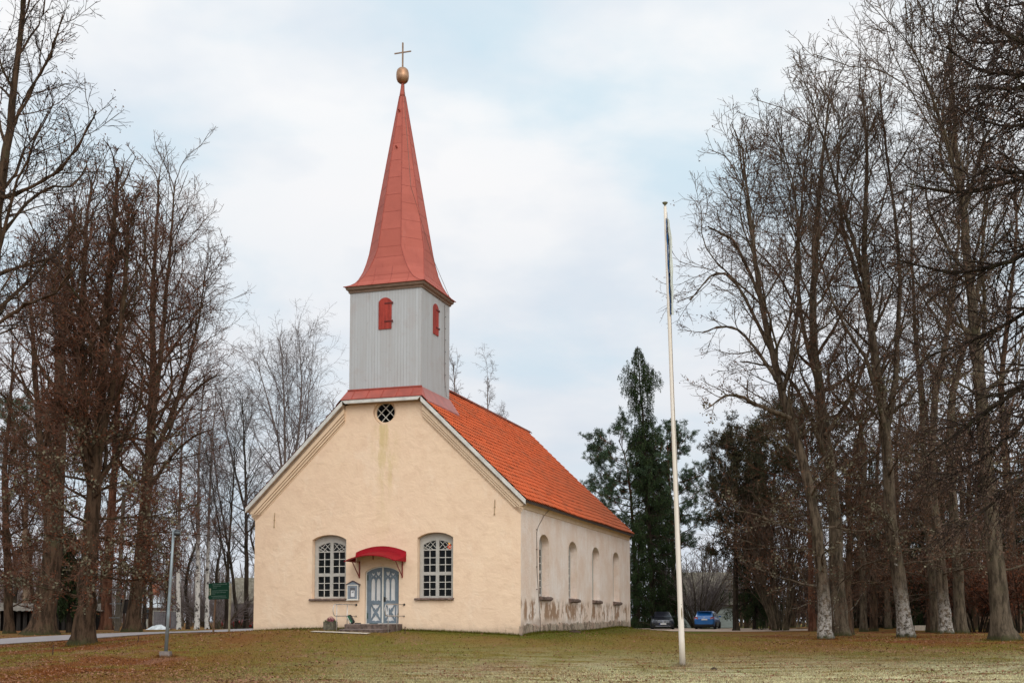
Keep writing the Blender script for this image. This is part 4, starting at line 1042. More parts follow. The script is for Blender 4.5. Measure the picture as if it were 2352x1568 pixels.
# ================================================================ CARS
def car(P, rz, label, cat, bodymat, L, Wd, H, kind):
    """x forward, y left.  Stations of the body shell are lofted, the glass house is a second loft"""
    e = empty('parked_car', P, rz, label, cat, 'cars parked behind the church'); hw = Wd/2
    if kind == 'sedan':
        st = [(-L/2, .42, .95, .80), (-L/2+.08, .32, 1.02, .90), (-L/2+.9, .22, 1.04, .98), (-.7, .20, .98, 1.0), (.5, .20, .96, 1.0), (.95, .20, .97, .99), (L/2-.75, .20, .90, .97), (L/2-.2, .22, .80, .90), (L/2-.03, .26, .70, .80), (L/2, .36, .62, .74)]
        gh = [(-2.05, 1.02, 1.03, .80, .76), (-1.35, 1.03, 1.36, .84, .62), (-.45, .99, H, .87, .60), (.25, .97, H-.03, .88, .60), (.95, .97, .985, .86, .80)]
    else:
        st = [(-L/2, .40, .82, .84), (-L/2+.05, .30, .98, .93), (-L/2+.5, .22, 1.02, .99), (-.6, .20, 1.0, 1.0), (.5, .20, .99, 1.0), (L/2-1.0, .20, .97, .98), (L/2-.25, .22, .84, .90), (L/2-.03, .28, .70, .78), (L/2, .38, .62, .72)]
        gh = [(-L/2+.07, .98, 1.0, .86, .82), (-L/2+.42, 1.0, H-.06, .89, .68), (-.6, 1.0, H, .90, .67), (.35, .99, H-.03, .89, .66), (1.15, .97, .985, .86, .82)]
    m = MB(); rows = []
    for x, zb, zt, w in st:
        a = hw*w; zm = (zb+zt)/2
        half = [(0, zt), (a*.70, zt-.005), (a*.93, zt-.06), (a, zm+.05), (a*.985, zm-.12), (a*.95, zb+.06), (a*.80, zb), (0, zb)]
        rows.append([(x, y, z) for y, z in half]+[(x, -y, z) for y, z in half[::-1]])
    m.grid(rows); m.F([m.V(p) for p in rows[0]]); m.F([m.V(p) for p in rows[-1]])
    R = []
    for x, zb, zt, wb, wt in gh:
        a, b = hw*wb, hw*wt; R.append([(x, -a, zb), (x, -b-(.04 if zt-zb > .2 else 0), zt-.05*(zt-zb > .2)), (x, -b+.06, zt), (x, b-.06, zt), (x, b+(.04 if zt-zb > .2 else 0), zt-.05*(zt-zb > .2)), (x, a, zb)])
    m.grid(R); body = m.build('body', bodymat, e, True)
    # glass
    def inset(p, q, r, s, k=.10, lift=.014):
        c = [(p[i]+q[i]+r[i]+s[i])/4 for i in range(3)]; pts = [[a[i]+(c[i]-a[i])*k for i in range(3)] for a in (p, q, r, s)]
        n = (Vector(q)-Vector(p)).cross(Vector(s)-Vector(p)).normalized(); o_ = Vector(c)-Vector((0, 0, .8)); n = n if n.dot(o_) > 0 else -n
        return [tuple(Vector(a)+n*lift) for a in pts]
    m = MB(); g0, g1 = R[-1], R[-2]; m.quad(*inset(g0[0], g0[5], g1[4], g1[1], .07)); m.build('windscreen', 'car_glass', e)
    m = MB(); g0, g1 = R[0], R[1]; m.quad(*inset(g0[0], g0[5], g1[4], g1[1], .08)); m.build('rear_window', 'car_glass', e)
    for s in (0, 5):
        t = 1 if s == 0 else 4
        for i in range(1 if kind == 'sedan' else 0, len(R)-1):
            a, b = R[i], R[i+1]
            if i == 0: pts = (a[s], b[s], b[t], a[t])
            else: pts = (a[s], b[s], b[t], a[t])
            m = MB(); m.quad(*inset(*pts, k=.12)); m.build('side_window', 'car_glass', e)
    # lower black trim
    m = MB(); m.box(-L/2+.15, L/2-.2, -hw*.93, hw*.93, .16, .27); m.build('underbody', 'car_black_plastic', e)
    for x in (-L/2+.78, L/2-.86):
        for s in (-1, 1):
            m = MB(lambda a, b, c: (x+a, s*(hw-.2)+s*c, .315+b)); m.lathe([(.20, 0), (.30, .0), (.315, .03), (.315, .17), (.30, .205), (.21, .21)], 22); w = m.build('wheel', 'tyre_rubber', e, False)
            m = MB(lambda a, b, c: (x+a, s*(hw-.2)+s*c, .315+b)); m.lathe([(.21, .195), (.19, .20), (.05, .185), (.02, .20)], 20); m.build('rim', 'rim_alloy', w)
    for s in (-1, 1):
        m = MB(); m.box(.80, .95, s*hw*.9 if s > 0 else s*(hw*.9+.2), s*(hw*.9+.2) if s > 0 else s*hw*.9, .98, 1.10); m.build('mirror', bodymat if kind != 'sedan' else 'car_black_plastic', e)
    return e, hw
P = gp(1521, 100); to = math.atan2(-P[1], -P[0])
ca, hw = car(P, to+.03, 'dark purple black saloon car facing the lawn behind the church corner', 'car', 'car_dark', 4.7, 1.86, 1.46, 'sedan'); XF = 4.7/2
m = MB(); m.box(XF-.10, XF+.012, -.44, .44, .50, .73); gr = m.build('grille', 'car_black_plastic', ca)
m = MB()
for z in (.725, .645, .565): m.box(XF+.013, XF+.025, -.45, .45, z-.012, z+.012)
m.build('slat', 'chrome', gr)
m = MB(); n = 18; 
m.tube([(XF+.035, .085*math.cos(2*PI*i/n), .62+.085*math.sin(2*PI*i/n)) for i in range(n+1)], .010, 5)
for a in (PI/2, PI/2+2*PI/3, PI/2+4*PI/3): m.bar((XF+.035, 0, .62), (XF+.035, .085*math.cos(a), .62+.085*math.sin(a)), .016)
m.build('star_emblem', 'chrome', gr)
for s in (-1, 1):
    m = MB(); c = [(XF-.03, s*.47, .58), (XF-.05, s*.50, .76), (XF-.30, s*.80, .80), (XF-.28, s*.80, .66)]
    m.quad(*c); m.quad(*[(a-.06, b, z) for a, b, z in c])
    for j in range(4): m.quad(c[j], c[(j+1) % 4], (c[(j+1) % 4][0]-.06, *c[(j+1) % 4][1:]), (c[j][0]-.06, *c[j][1:]))
    m.build('headlight', 'head_lens', ca)
    m = MB(); m.box(XF-.1, XF+.004, min(s*.45, s*.78), max(s*.45, s*.78), .31, .45); m.build('air_intake', 'car_black_plastic', ca)
m = MB(); m.box(XF+.014, XF+.03, -.26, .26, .385, .495); pt = m.build('number_plate', 'plate_white', ca)
m = MB(); m.box(XF+.0305, XF+.034, -.26, -.215, .385, .495); m.build('plate_band', 'plate_blue', pt)
m = MB(); m.box(XF-.1, XF+.018, -.62, .62, .262, .285); m.build('bumper_strip', 'chrome', ca)
m = MB()
for s in (-1, 1): m.tube([(-1.3, s*.58, 1.385), (-.45, s*.575, 1.47), (.3, s*.575, 1.44)], .018, 6)
m.build('roof_rail', 'chrome', ca)
P = gp(1626, 100)
cb_, hw = car(P, math.atan2(.93, .30), 'bright blue hatchback seen from behind beside the grey shed', 'car', 'car_blue', 4.0, 1.73, 1.47, 'hatch'); XB = -2.0
for s in (-1, 1):
    m = MB(); c = [(XB-.012, s*.52, .80), (XB-.01, s*.52, .96), (XB+.08, s*.80, .98), (XB+.07, s*.815, .80)]
    m.quad(*c); m.quad(*[(a+.05, b, z) for a, b, z in c])
    for j in range(4): m.quad(c[j], c[(j+1) % 4], (c[(j+1) % 4][0]+.05, *c[(j+1) % 4][1:]), (c[j][0]+.05, *c[j][1:]))
    t = m.build('tail_light', 'tail_lens', cb_)
    m = MB(); m.box(XB-.02, XB-.013, min(s*.56, s*.70), max(s*.56, s*.70), .85, .90); m.build('reflector', 'tail_pale', t)
m = MB(); m.box(XB-.02, XB-.004, -.26, .26, .73, .84); pt = m.build('number_plate', 'plate_white', cb_)
m = MB(); m.box(XB-.0235, XB-.0205, .215, .26, .73, .84); m.build('plate_band', 'plate_blue', pt)
m = MB(); m.box(XB-.02, XB+.14, -.76, .76, .25, .40); m.build('bumper', 'car_black_plastic', cb_)
m = MB(); m.box(XB+.18, XB+.52, -.58, .58, 1.415, 1.445); m.build('spoiler', 'car_blue', cb_)
m = MB(lambda a, b, c: (XB-.022-c, a, .91+b)); m.lathe([(.045, 0), (.045, .012), (.02, .016)], 14); m.build('badge', 'chrome', cb_)
P = gp(559, 118); P[2] += 0
cc, hw = car(P, .12, 'dark red car with snowy looking roof half hidden behind shrubs left of the church', 'car', 'car_red', 4.1, 1.72, 1.42, 'hatch')

# ================================================================ BUILDINGS FAR OFF
def prism(m, P):  # closed prism from a polygon in (x,z) extruded y0..y1
    pass
def house(name, px0, px1, d, hw_, hr, dep, label, wallm, roofm, ov=.35, hip=0, rz=0, sill=True):
    A = gp(px0, d); B = gp(px1, d); z = min(A[2], B[2]); Wd = B[0]-A[0]
    e = empty(name, (A[0], d, z), rz, label, 'shed' if 'shed' in name else 'house')
    m = MB(); m.box(0, Wd, 0, dep, -.6, hw_)
    for x in (0, Wd):
        if not hip: m.F([m.V((x, 0, hw_)), m.V((x, dep, hw_)), m.V((x, dep/2, hr-.1))])
    m.build('wall', wallm, e)
    m = MB(); a, b = -ov, Wd+ov; r0, r1 = a+hip, b-hip; t = .12
    for dz in (0, -t):
        m.quad((a, -ov, hw_-.1+dz), (b, -ov, hw_-.1+dz), (r1, dep/2, hr+dz), (r0, dep/2, hr+dz)); m.quad((a, dep+ov, hw_-.1+dz), (b, dep+ov, hw_-.1+dz), (r1, dep/2, hr+dz), (r0, dep/2, hr+dz))
        if hip: m.F([m.V((a, -ov, hw_-.1+dz)), m.V((a, dep+ov, hw_-.1+dz)), m.V((r0, dep/2, hr+dz))]); m.F([m.V((b, -ov, hw_-.1+dz)), m.V((b, dep+ov, hw_-.1+dz)), m.V((r1, dep/2, hr+dz))])
    m.quad((a, -ov, hw_-.1), (b, -ov, hw_-.1), (b, -ov, hw_-.1-t), (a, -ov, hw_-.1-t))
    m.build('roof', roofm, e); return e, Wd
sh, wd = house('grey_shed', 1562, 1690, 118, 2.35, 5.6, 6.5, 'pale planked shed with a mossy roof behind the blue car', 'shed_planks_white', 'mossy_roof', .3)
m = MB()
for i in range(9): m.box(.02, wd-.02, -.025, -.004, .1+i*.245, .30+i*.245)
m.build('planking', 'shed_planks_white', sh)
m = MB(); m.box(1.1, 2.2, -.06, -.026, 0, 2.0); m.build('door', 'shed_door_grey', sh)
m = MB(); m.box(-.32, wd+.32, -.36, -.31, 2.13, 2.30); m.build('eave_board', 'eave_dark_wood', sh)
A = gp(-260, 86); B = gp(236, 92)
ls = empty('long_shed', A, math.atan2(B[1]-A[1], B[0]-A[0]), 'long low open shed of dark planks across the road at the left edge', 'shed'); wd = float(np.hypot(*(B-A)[:2]))
m = MB(); m.box(0, wd, 2.6, 2.7, -.3, 1.75)
for i in range(int(wd/.45)):
    if (i//7) % 3 != 1: m.box(i*.45, i*.45+.28, .05, .10, .0, 1.5)
m.build('plank_wall', 'dark_planks', ls)
for i in range(7):
    m = MB(); m.box(i*(wd-.2)/6, i*(wd-.2)/6+.22, -.1, .04, -.3, 1.6); m.build('post', 'old_post', ls)
m = MB(); n = int(wd*5); rows = [[(x, y, z+.03*math.sin(x*16)) for x in np.linspace(-.3, wd+.3, n*2)] for y, z in ((-.5, 1.55), (1.3, 2.15), (3.0, 1.7))]; m.grid(rows); m.build('roof', 'corrugated_grey', ls)
for i in range(5):
    pass
hs, wd = house('pale_house', 296, 362, 165, 2.9, 5.0, 8, 'distant house with a pale hipped roof seen between trunks at left', 'house_wall', 'house_roof_pale', .5, 2.2)
for x in (.8, 2.0): m = MB(); m.box(x, x+.8, -.06, -.002, 1.2, 2.4); m.build('window', 'house_pane', hs)
m = MB(); m.box(2.2, 3.0, 3.0, 3.7, 4, 6.0); m.build('chimney', 'brick_red', hs)
sh2, wd = house('brick_house', 528, 580, 150, 3.2, 6.4, 7, 'distant house with a mossy roof behind the trees left of the church', 'fence_grey', 'mossy_roof', .3)
m = MB(); m.box(1.2, 2.0, -.06, -.002, 1.2, 2.4); m.build('window', 'house_pane', sh2)
A = gp(352, 140); B = gp(412, 140)
fe = empty('board_fence', A, 0, 'grey board fence with brick pillar beyond the road at left', 'fence'); wd = B[0]-A[0]
m = MB()
for i in range(int(wd/.2)): m.box(i*.2, i*.2+.17, 0, .03, -.3, 2.05+.04*math.sin(i*3.1))
m.build('boards', 'fence_grey', fe)
m = MB(); m.box(1.55, 1.95, -.1, .3, -.3, 2.5); m.build('pillar', 'brick_red', fe)
m = MB(); m.box(0, wd, -.04, -.005, 1.98, 2.06); m.build('rail', 'house_wall', fe)
# white heap under a sheet beyond the road
P = gp(365, 100); m = MB(); rr = random.Random(6); R = []
for i in range(7):
    t = i/6; R.append([(x, -1+2*t, (.42*math.sin(PI*t)*(1-((x)/.95)**2)+rr.uniform(-.05, .05))) for x in np.linspace(-.85, .85, 12)])
m.grid(R); o = m.build('covered_heap', 'pale_tarp'); o.location = P.tolist(); tag(o, 'low white covered heap on the far side of the road', 'heap')
# utility pole with cabinet
P = gp(268, 82); up = empty('utility_pole', P, 0, 'wooden utility pole with slanting brace and step irons across the road', 'utility pole')
tp = at(285, 1130, 82)-P
m = MB(); m.tube([(0, 0, -.2), tuple(tp)], [.17, .13], 10); m.build('pole', 'old_post', up)
m = MB(); tq = at(292, 1330, 81.2)-P; m.tube([(.35, -.8, -.2), (tq[0], tq[1], tq[2])], .07, 8); m.build('brace', 'old_post', up)
for i in range(5): m = MB(); z = .9+i*.95; x = tp[0]*z/tp[2]; m.bar((x-.5, -.2, z), (x+.28, -.2, z), .04); m.build('step_iron', 'galvanised', up)
P = gp(284, 84); cbx = empty('cabinet_on_post', P, 0, 'dark electrical cabinet on a thin post beside the utility pole', 'cabinet')
m = MB(); m.box(-.05, .05, -.05, .05, -.2, 1.25); m.build('post', 'stake_iron', cbx)
m = MB(); m.box(-.28, .28, -.2, .2, 1.2, 2.1); m.box(-.33, .33, -.25, .25, 2.1, 2.16); m.build('box', 'dark_planks', cbx)
# firewood and slab at the right
def woodpile(px, d, n, rows, label):
    P = gp(px, d); e = empty('firewood_stack', P, 0, label, 'firewood', 'firewood stacked beyond the trees'); rg = random.Random(px)
    for r in range(rows):
        for i in range(n-r):
            m = MB(); x = i*.27+r*.13+rg.uniform(-.03, .03); z = .12+r*.21; q = rg.uniform(.09, .14)
            m.tube([(x, -.35+rg.uniform(-.06, .06), z), (x+rg.uniform(-.03, .03), .4, z)], q, 8); m.build('log', 'log_wood', e)
woodpile(2192, 88, 9, 3, 'low wide firewood stack between two grey trunks'); woodpile(2238, 86, 8, 4, 'taller firewood stack just left of the rightmost big trunk')
P = gp(2098, 82); m = MB(); m.box(0, 1.6, -.3, .5, -.1, .30); m.box(.03, 1.57, -.27, .47, .30, .34); o = m.build('stone_block', 'pale_slab'); o.location = P.tolist(); tag(o, 'long pale stone block lying behind the middle big trunk', 'stone')

# ================================================================ TREES
def nrm_(a): return a/np.maximum(np.linalg.norm(a, axis=-1, keepdims=True), 1e-9)
def tubes(P, R, n):
    N, Kp = P.shape[:2]
    T = np.empty_like(P); T[:, 1:-1] = P[:, 2:]-P[:, :-2]; T[:, 0] = P[:, 1]-P[:, 0]; T[:, -1] = P[:, -1]-P[:, -2]; T = nrm_(T)
    ref = np.where(np.abs(T[..., 2:3]) < .9, np.array([0, 0, 1.]), np.array([1., 0, 0])); A = nrm_(np.cross(T, ref)); B = np.cross(T, A)
    a = np.arange(n)*2*PI/n
    V = P[:, :, None]+R[:, :, None, None]*(A[:, :, None]*np.cos(a)[:, None]+B[:, :, None]*np.sin(a)[:, None])
    i = (np.arange(N)*Kp*n)[:, None, None]+(np.arange(Kp-1)*n)[None, :, None]+np.arange(n)[None, None]
    j = i-np.arange(n)+(np.arange(n)+1) % n
    return V.reshape(-1, 3), np.stack([i, j, j+n, i+n], -1).reshape(-1, 4)
def spawn(P, R, rg, n, t0, t1, ang, sd, lf, K_, trop, wig, rr, rmin, lmin=.15, thin=True, whorl=None):
    N, Kp = P.shape[:2]
    t = t0+(t1-t0)*((np.arange(n)+rg.random((N, n)))/n); t = t if whorl is None else np.clip((np.floor(t*whorl)+.5+rg.normal(0, .10, t.shape))/whorl, t0, t1); f = t*(Kp-1.001); i = f.astype(int); w = (f-i)[..., None]
    ii = np.arange(N)[:, None]; p = P[ii, i]*(1-w)+P[ii, i+1]*w; T = nrm_(P[ii, i+1]-P[ii, i]); r = R[ii, i]*(1-w[..., 0])+R[ii, i+1]*w[..., 0]
    Lp = np.linalg.norm(np.diff(P, axis=1), axis=-1).sum(1)[:, None]
    az = np.arange(n)[None]*2.39996+rg.random((N, 1))*6.28+rg.normal(0, .5, (N, n))
    ref = np.where(np.abs(T[..., 2:3]) < .9, np.array([0, 0, 1.]), np.array([1., 0, 0])); A = nrm_(np.cross(T, ref)); B = np.cross(T, A)
    a = (ang(t) if callable(ang) else ang)+rg.normal(0, sd, (N, n))
    D = T*np.cos(a)[..., None]+(A*np.cos(az)[..., None]+B*np.sin(az)[..., None])*np.sin(a)[..., None]
    L = np.maximum(lmin, lf(Lp, t)*rg.uniform(.7, 1.3, (N, n)))
    kp = (rg.random((N, n)) < np.clip(Lp/np.percentile(Lp, 70), .12, 1)).ravel() if (thin and N > 6) else np.ones(N*n, bool)
    p = p.reshape(-1, 3)[kp]; D = D.reshape(-1, 3)[kp]; L = L.ravel()[kp]; r = r.ravel()[kp]; M = len(p)
    Q = np.empty((M, K_, 3)); Q[:, 0] = p; up = np.array([0, 0, 1.])
    for k in range(1, K_):
        D = nrm_(D+up*(trop(k/(K_-1)) if callable(trop) else trop)/(K_-1)+rg.normal(0, wig, (M, 3))); Q[:, k] = Q[:, k-1]+D*(L/(K_-1))[:, None]
    r0 = np.maximum(rmin, np.minimum(r*rr, L*.030+.004)); s = np.linspace(0, 1, K_)[None]
    return Q, np.maximum(rmin*.8, r0[:, None]*(1-s)+rmin*s*1.0)
def polyl(P, n):
    P = np.asarray(P, float); d = np.r_[0, np.cumsum(np.linalg.norm(np.diff(P, axis=0), axis=1))]; t = np.linspace(0, d[-1], n)
    # Catmull-Rom through the points for smooth bends
    i = np.clip(np.searchsorted(d, t, side='right')-1, 0, len(P)-2); u = ((t-d[i])/(d[i+1]-d[i]))[:, None]
    p0 = P[np.maximum(i-1, 0)]; p1 = P[i]; p2 = P[i+1]; p3 = P[np.minimum(i+2, len(P)-1)]
    return .5*((2*p1)+(p2-p0)*u+(2*p0-5*p1+4*p2-p3)*u**2+(3*p1-p0-3*p2+p3)*u**3)
def trunk_mesh(name, pts, r0, r1, mat, parent, seed=0, n=14, K_=34, flare=.7, fh=.45, lump=.06):
    rg = np.random.default_rng(seed); P = polyl(pts, K_); h = P[:, 2]-P[0, 2]
    s = np.linspace(0, 1, K_); R = r0*(1-s)**1.05+r1*(1-(1-s)**1.05); 
    P = P+np.concatenate([rg.normal(0, .02, (K_, 2)), np.zeros((K_, 1))], 1)*(s > .03)[:, None]
    V, Q = tubes(P[None], R[None], n)
    a = np.tile(np.arange(n)*2*PI/n, K_); hh = np.repeat(h, n); c = np.repeat(P, n, axis=0)
    ph = rg.random(4)*6.28
    fl = flare*np.exp(-np.maximum(hh, 0)/fh)*(.65+.35*np.cos(a*4+ph[0])+.25*np.cos(a*3+ph[1]))
    lm = lump*(np.sin(a*3+ph[2]+hh*.9)+.7*np.sin(a*5+ph[3]-hh*1.7)+.6*rg.normal(0, 1, len(a)))
    V = c+(V-c)*(1+fl+lm)[:, None]
    return V, Q, P, R
def leaves(pts, rg, n, size, mats_tint=None, hang=.5, asp=.6, jit=.8):
    i = rg.integers(0, len(pts), n); c = pts[i]+rg.normal(0, size*jit, (n, 3)); c[:, 2] -= rg.random(n)*size*hang*2
    a = nrm_(rg.normal(0, 1, (n, 3))); a[:, 2] -= hang; a = nrm_(a); b = nrm_(np.cross(a, rg.normal(0, 1, (n, 3)))); s = size*rg.uniform(.6, 1.3, (n, 1))
    V = np.stack([c-a*s/2, c+b*s*asp/2, c+a*s/2, c-b*s*asp/2], 1).reshape(-1, 3)
    return V, np.arange(n*4).reshape(-1, 4)
class Acc:
    def __init__(s): s.V = []; s.Q = []; s.mi = []; s.t = []; s.n = 0
    def add(s, V, Q, mi, t=None, rg=None):
        s.V.append(V); s.Q.append(Q+s.n); s.n += len(V); s.mi.append(np.full(len(Q), mi)); s.t.append(rg.random(len(Q)) if rg is not None else np.full(len(Q), .5))
    def build(s, name, mats, parent): return mk(name, np.concatenate(s.V), np.concatenate(s.Q), None, mats, np.concatenate(s.mi), parent, np.concatenate(s.t))
def bare_tree(label, stems, seed, d=None, mats=('bark_grey', 'twig_brown', 'leaf_bract'), n1=24, n2=11, n3=7, n4=5, t0=.30, spread=.30, ang=.95, trop=.55, leaf=0, lsize=.085, group=None, name='linden_tree', cat='tree', flare=.7, extra=(), r_tw=.011, low=0, lowmat=None, droop=0, limbs=(), prof=None, origin=None, lichen=False, kl=1.0, ttop=.99, reach=None):
    """stems: list of (world points, r0, r1, share of limbs); the first is the trunk"""
    rg = np.random.default_rng(seed); o = np.array(stems[0][0][0], float); o[2] += .1
    e = empty(name, o, 0, label, cat, group); TA = Acc(); CA = Acc(); tips = []; allp = []
    H = max(p[-1][2] for p, *_ in stems)-o[2]
    for si, (pts, r0, r1, share) in enumerate(stems):
        pts = np.array(pts, float)-o
        V, Q, P, R = trunk_mesh('t', pts, r0, r1, None, None, seed+si, 14 if si == 0 else 9, 34 if si == 0 else 20, flare if si == 0 else 0.0)
        TA.add(V, Q, 0)
        ts = t0 if si == 0 else .12
        nn = max(3, int(n1*share)); PP = P[None]; RR = R[None]
        pr = prof or (lambda t: .35+.65*np.sin(PI*np.clip((t-ts)/(1-ts), 0, 1)**.8)*.95)
        lf = lambda Lp, t: H*spread*kl*pr(t)*(1-.55*np.clip((t-.72)/.28, 0, 1))
        a1 = (lambda t: ang*(1.15-.55*t)) if not callable(ang) else ang
        L1, r_1 = spawn(PP, RR, rg, nn, ts, ttop, a1, .16, lf, 9, trop, .15, .42, r_tw*1.5)
        if reach:      # keep the crown's spread: limbs that would grow past these bearings were never there
            tw_ = L1[:, -1]+o; bx = 1176+FPX*tw_[:, 0]/tw_[:, 1]; kq = (bx > reach[0]) & (bx < reach[1]); L1 = L1[kq]; r_1 = r_1[kq]
        allp.append((L1, r_1))
        # the top of the stem continues as a fan of shoots
        Lt, rt_ = spawn(PP, RR, rg, 4, .86, .999, .30, .12, lambda Lp, t: H*.10+0*t, 9, .3, .12, .7, r_tw*1.3); allp.append((Lt, rt_))
    for pts, r0 in limbs:
        pts = np.array(pts, float)-o; P = polyl(pts, 9)[None]; allp.append((P, np.linspace(r0, r_tw*2, 9)[None]))
        Vx, Qx = tubes(polyl(pts, 14)[None]+np.concatenate([rg.normal(0, .03, (1, 14, 3))]), np.linspace(r0, r_tw*2, 14)[None], 7); TA.add(Vx, Qx, 0)
    L1 = np.concatenate([a for a, b in allp]); r_1 = np.concatenate([b for a, b in allp])
    if low:      # low epicormic and drooping limbs that veil the trunk
        P0 = polyl(np.array(stems[0][0], float)-o, 34)[None]; R0 = np.full((1, 34), .12)
        Ll, rl = spawn(P0, R0, rg, low, .10, .42, 1.35, .2, lambda Lp, t: H*.17+0*t, 9, -.25, .12, .5, r_tw*1.4); L1 = np.concatenate([L1, Ll]); r_1 = np.concatenate([r_1, rl])
    V, Q = tubes(L1, r_1, 6); CA.add(V, Q, 0)
    L2, r2 = spawn(L1, r_1, rg, n2, .18, .98, .75, .22, lambda Lp, t: Lp*(.46-.22*t), 6, .30-droop*.6, .17, .5, r_tw*1.15); V, Q = tubes(L2, r2, 4); CA.add(V, Q, 0)
    L3, r3 = spawn(L2, r2, rg, n3, .15, .98, .72, .25, lambda Lp, t: Lp*(.50-.2*t), 5, .12-droop, .14, .6, r_tw*.9, .25); V, Q = tubes(L3, r3, 3); CA.add(V, Q, 1)
    if n4:
        L4, r4 = spawn(L3, r3, rg, n4, .15, 1, .7, .25, lambda Lp, t: Lp*(.55-.15*t), 3, -.05-droop, .12, .7, r_tw*.62, .16); V, Q = tubes(L4, r4, 3); CA.add(V, Q, 1)
        tp = L4[:, 1:].reshape(-1, 3)
    else: tp = L3[:, 1:].reshape(-1, 3)
    if lichen:
        tpz = L2[:, 2:].reshape(-1, 3); tpz = tpz[tpz[:, 2] < H*.45]; V, Q = leaves(tpz, rg, lichen, .11, None, .1, .8); CA.add(V, Q, 3, rg=rg)
    if leaf:
        w = tp[rg.random(len(tp)) < np.clip(1.15-tp[:, 2]/H*1.15, .06, 1)]; V, Q = leaves(w, rg, leaf, lsize); CA.add(V, Q, 2, rg=rg)
    t = TA.build('trunk', [mats[0]], e); t.data.polygons.foreach_set('use_smooth', [True]*len(t.data.polygons))
    CA.build('crown', [mats[0] if len(mats) < 5 else mats[4], mats[1], mats[2]]+(['twig_lichen'] if lichen else []), e)
    return e
def px(P, d, dd=0.0, ground=True):
    """trunk drawn as photo points, standing at its own distance d (dd leans it in depth)"""
    out = []
    for i, (x, y) in enumerate(P):
        q = at(x, y, d+dd*i/(max(1, len(P)-1)))
        if i == 0 and ground: q[2] = float(gz(q[0], q[1]))-.1
        out.append(q)
    return out
LB = ('bark_lichen', 'twig_brown', 'leaf_brown'); GB = ('bark_grey', 'twig_brown', 'leaf_brown'); BB = ('bark_brown', 'twig_red', 'leaf_rust')
GR = 'bare lindens right of the church'
# --- right grove
bare_tree('leaning linden with lichen white foot, nearest the flagpole on the right', [(px([(1897,1467),(1893,1380),(1880,1250),(1850,1080),(1815,960),(1785,860),(1755,720),(1733,590),(1718,450),(1703,330)], 55, 1), .31, .035, 1),
  (px([(1800,900),(1822,780),(1835,640),(1830,500),(1815,390),(1790,330)], 55.5, 1, False), .11, .025, .5)], 21, mats=LB, reach=(1600, 2400), t0=.34, spread=.285, n1=26, leaf=6500, low=11, n2=9, n3=6, group=GR, lichen=1500,
  limbs=[(px([(1815,960),(1740,930),(1680,905),(1625,938)], 54.6, -2, False), .11), (px([(1790,880),(1710,770),(1660,750),(1612,765)], 55, 1.5, False), .10), (px([(1768,800),(1690,650),(1640,630),(1585,690)], 55.2, -1, False), .09), (px([(1745,680),(1690,560),(1655,535),(1625,520)], 55.4, -2, False), .08)])
bare_tree('thick straight pale grey trunk standing just behind the leaning linden', [(px([(1930,1446),(1922,1320),(1914,1150),(1903,1050),(1882,900),(1868,755),(1872,588),(1882,450),(1896,300),(1905,225)], 62, 1), .42, .04, 1),
  (px([(1884,900),(1850,780),(1832,640),(1838,500),(1850,380),(1862,280)], 62.6, -2, False), .13, .025, .55)], 22, mats=GB, t0=.38, spread=.24, n1=22, leaf=5200, low=8, n2=9, n3=6, group=GR,
  limbs=[(px([(1905,1080),(1850,930),(1790,850),(1700,830)], 61, -3, False), .13), (px([(1895,1000),(1960,900),(2010,760),(2030,640)], 62, -2, False), .12)])
bare_tree('big linden forking into several upright stems, second large trunk from the right', [(px([(2083,1464),(2066,1350),(2047,1200),(2039,1060),(2031,965),(2014,850),(2003,777),(1993,680),(1985,560),(1992,410),(1988,290),(1978,205)], 56, 1), .35, .04, .9),
  (px([(2030,970),(1992,835),(1955,770),(1912,690),(1880,580)], 55.6, -2, False), .12, .025, .5), (px([(2036,1000),(2054,880),(2062,760),(2066,620),(2052,460),(2034,330),(2018,190)], 56.4, 1, False), .15, .03, .7),
  (px([(1994,690),(1962,560),(1925,440),(1893,330),(1862,225)], 56, -1, False), .12, .025, .6), (px([(2003,780),(1985,690),(1958,600),(1935,520),(1925,400),(1935,280)], 56.5, 2, False), .13, .03, .4)], 23, mats=LB, t0=.36, spread=.21, n1=22, leaf=5850, low=9, n2=9, n3=6, group=GR, lichen=1300)
bare_tree('tallest linden, rightmost big trunk with roots spreading in the lawn', [(px([(2305,1470),(2290,1330),(2278,1200),(2262,1000),(2241,777),(2222,588),(2214,480),(2200,380),(2190,250),(2185,150),(2180,85)], 50, 1), .40, .035, 1),
  (px([(2212,470),(2180,340),(2150,250),(2120,160),(2090,105)], 50, -2, False), .10, .025, .45), (px([(2216,480),(2250,360),(2290,250),(2330,170)], 50.5, 1, False), .11, .025, .45)], 24, mats=GB, t0=.34, spread=.25, n1=30, ang=.72, trop=.7, leaf=4550, low=10, n2=9, n3=6, group=GR, flare=1.0, lichen=1300)
bare_tree('slim grey linden between the forked linden and the tallest one', [(px([(2150,1441),(2135,1250),(2124,1080),(2117,927),(2105,800),(2098,680),(2092,520),(2098,420)], 72), .27, .04, 1)], 25, mats=GB, t0=.36, spread=.22, n1=20, leaf=3250, low=9, n2=9, n3=6, group=GR)
bare_tree('pale mottled trunk with a dark hollow foot, left one of a close pair', [(px([(2172,1444),(2156,1250),(2140,1080),(2150,900),(2180,740),(2200,560),(2206,400)], 68), .34, .04, 1)], 26, mats=LB, t0=.33, spread=.2, n1=18, leaf=4550, low=9, n2=9, n3=6, group=GR)
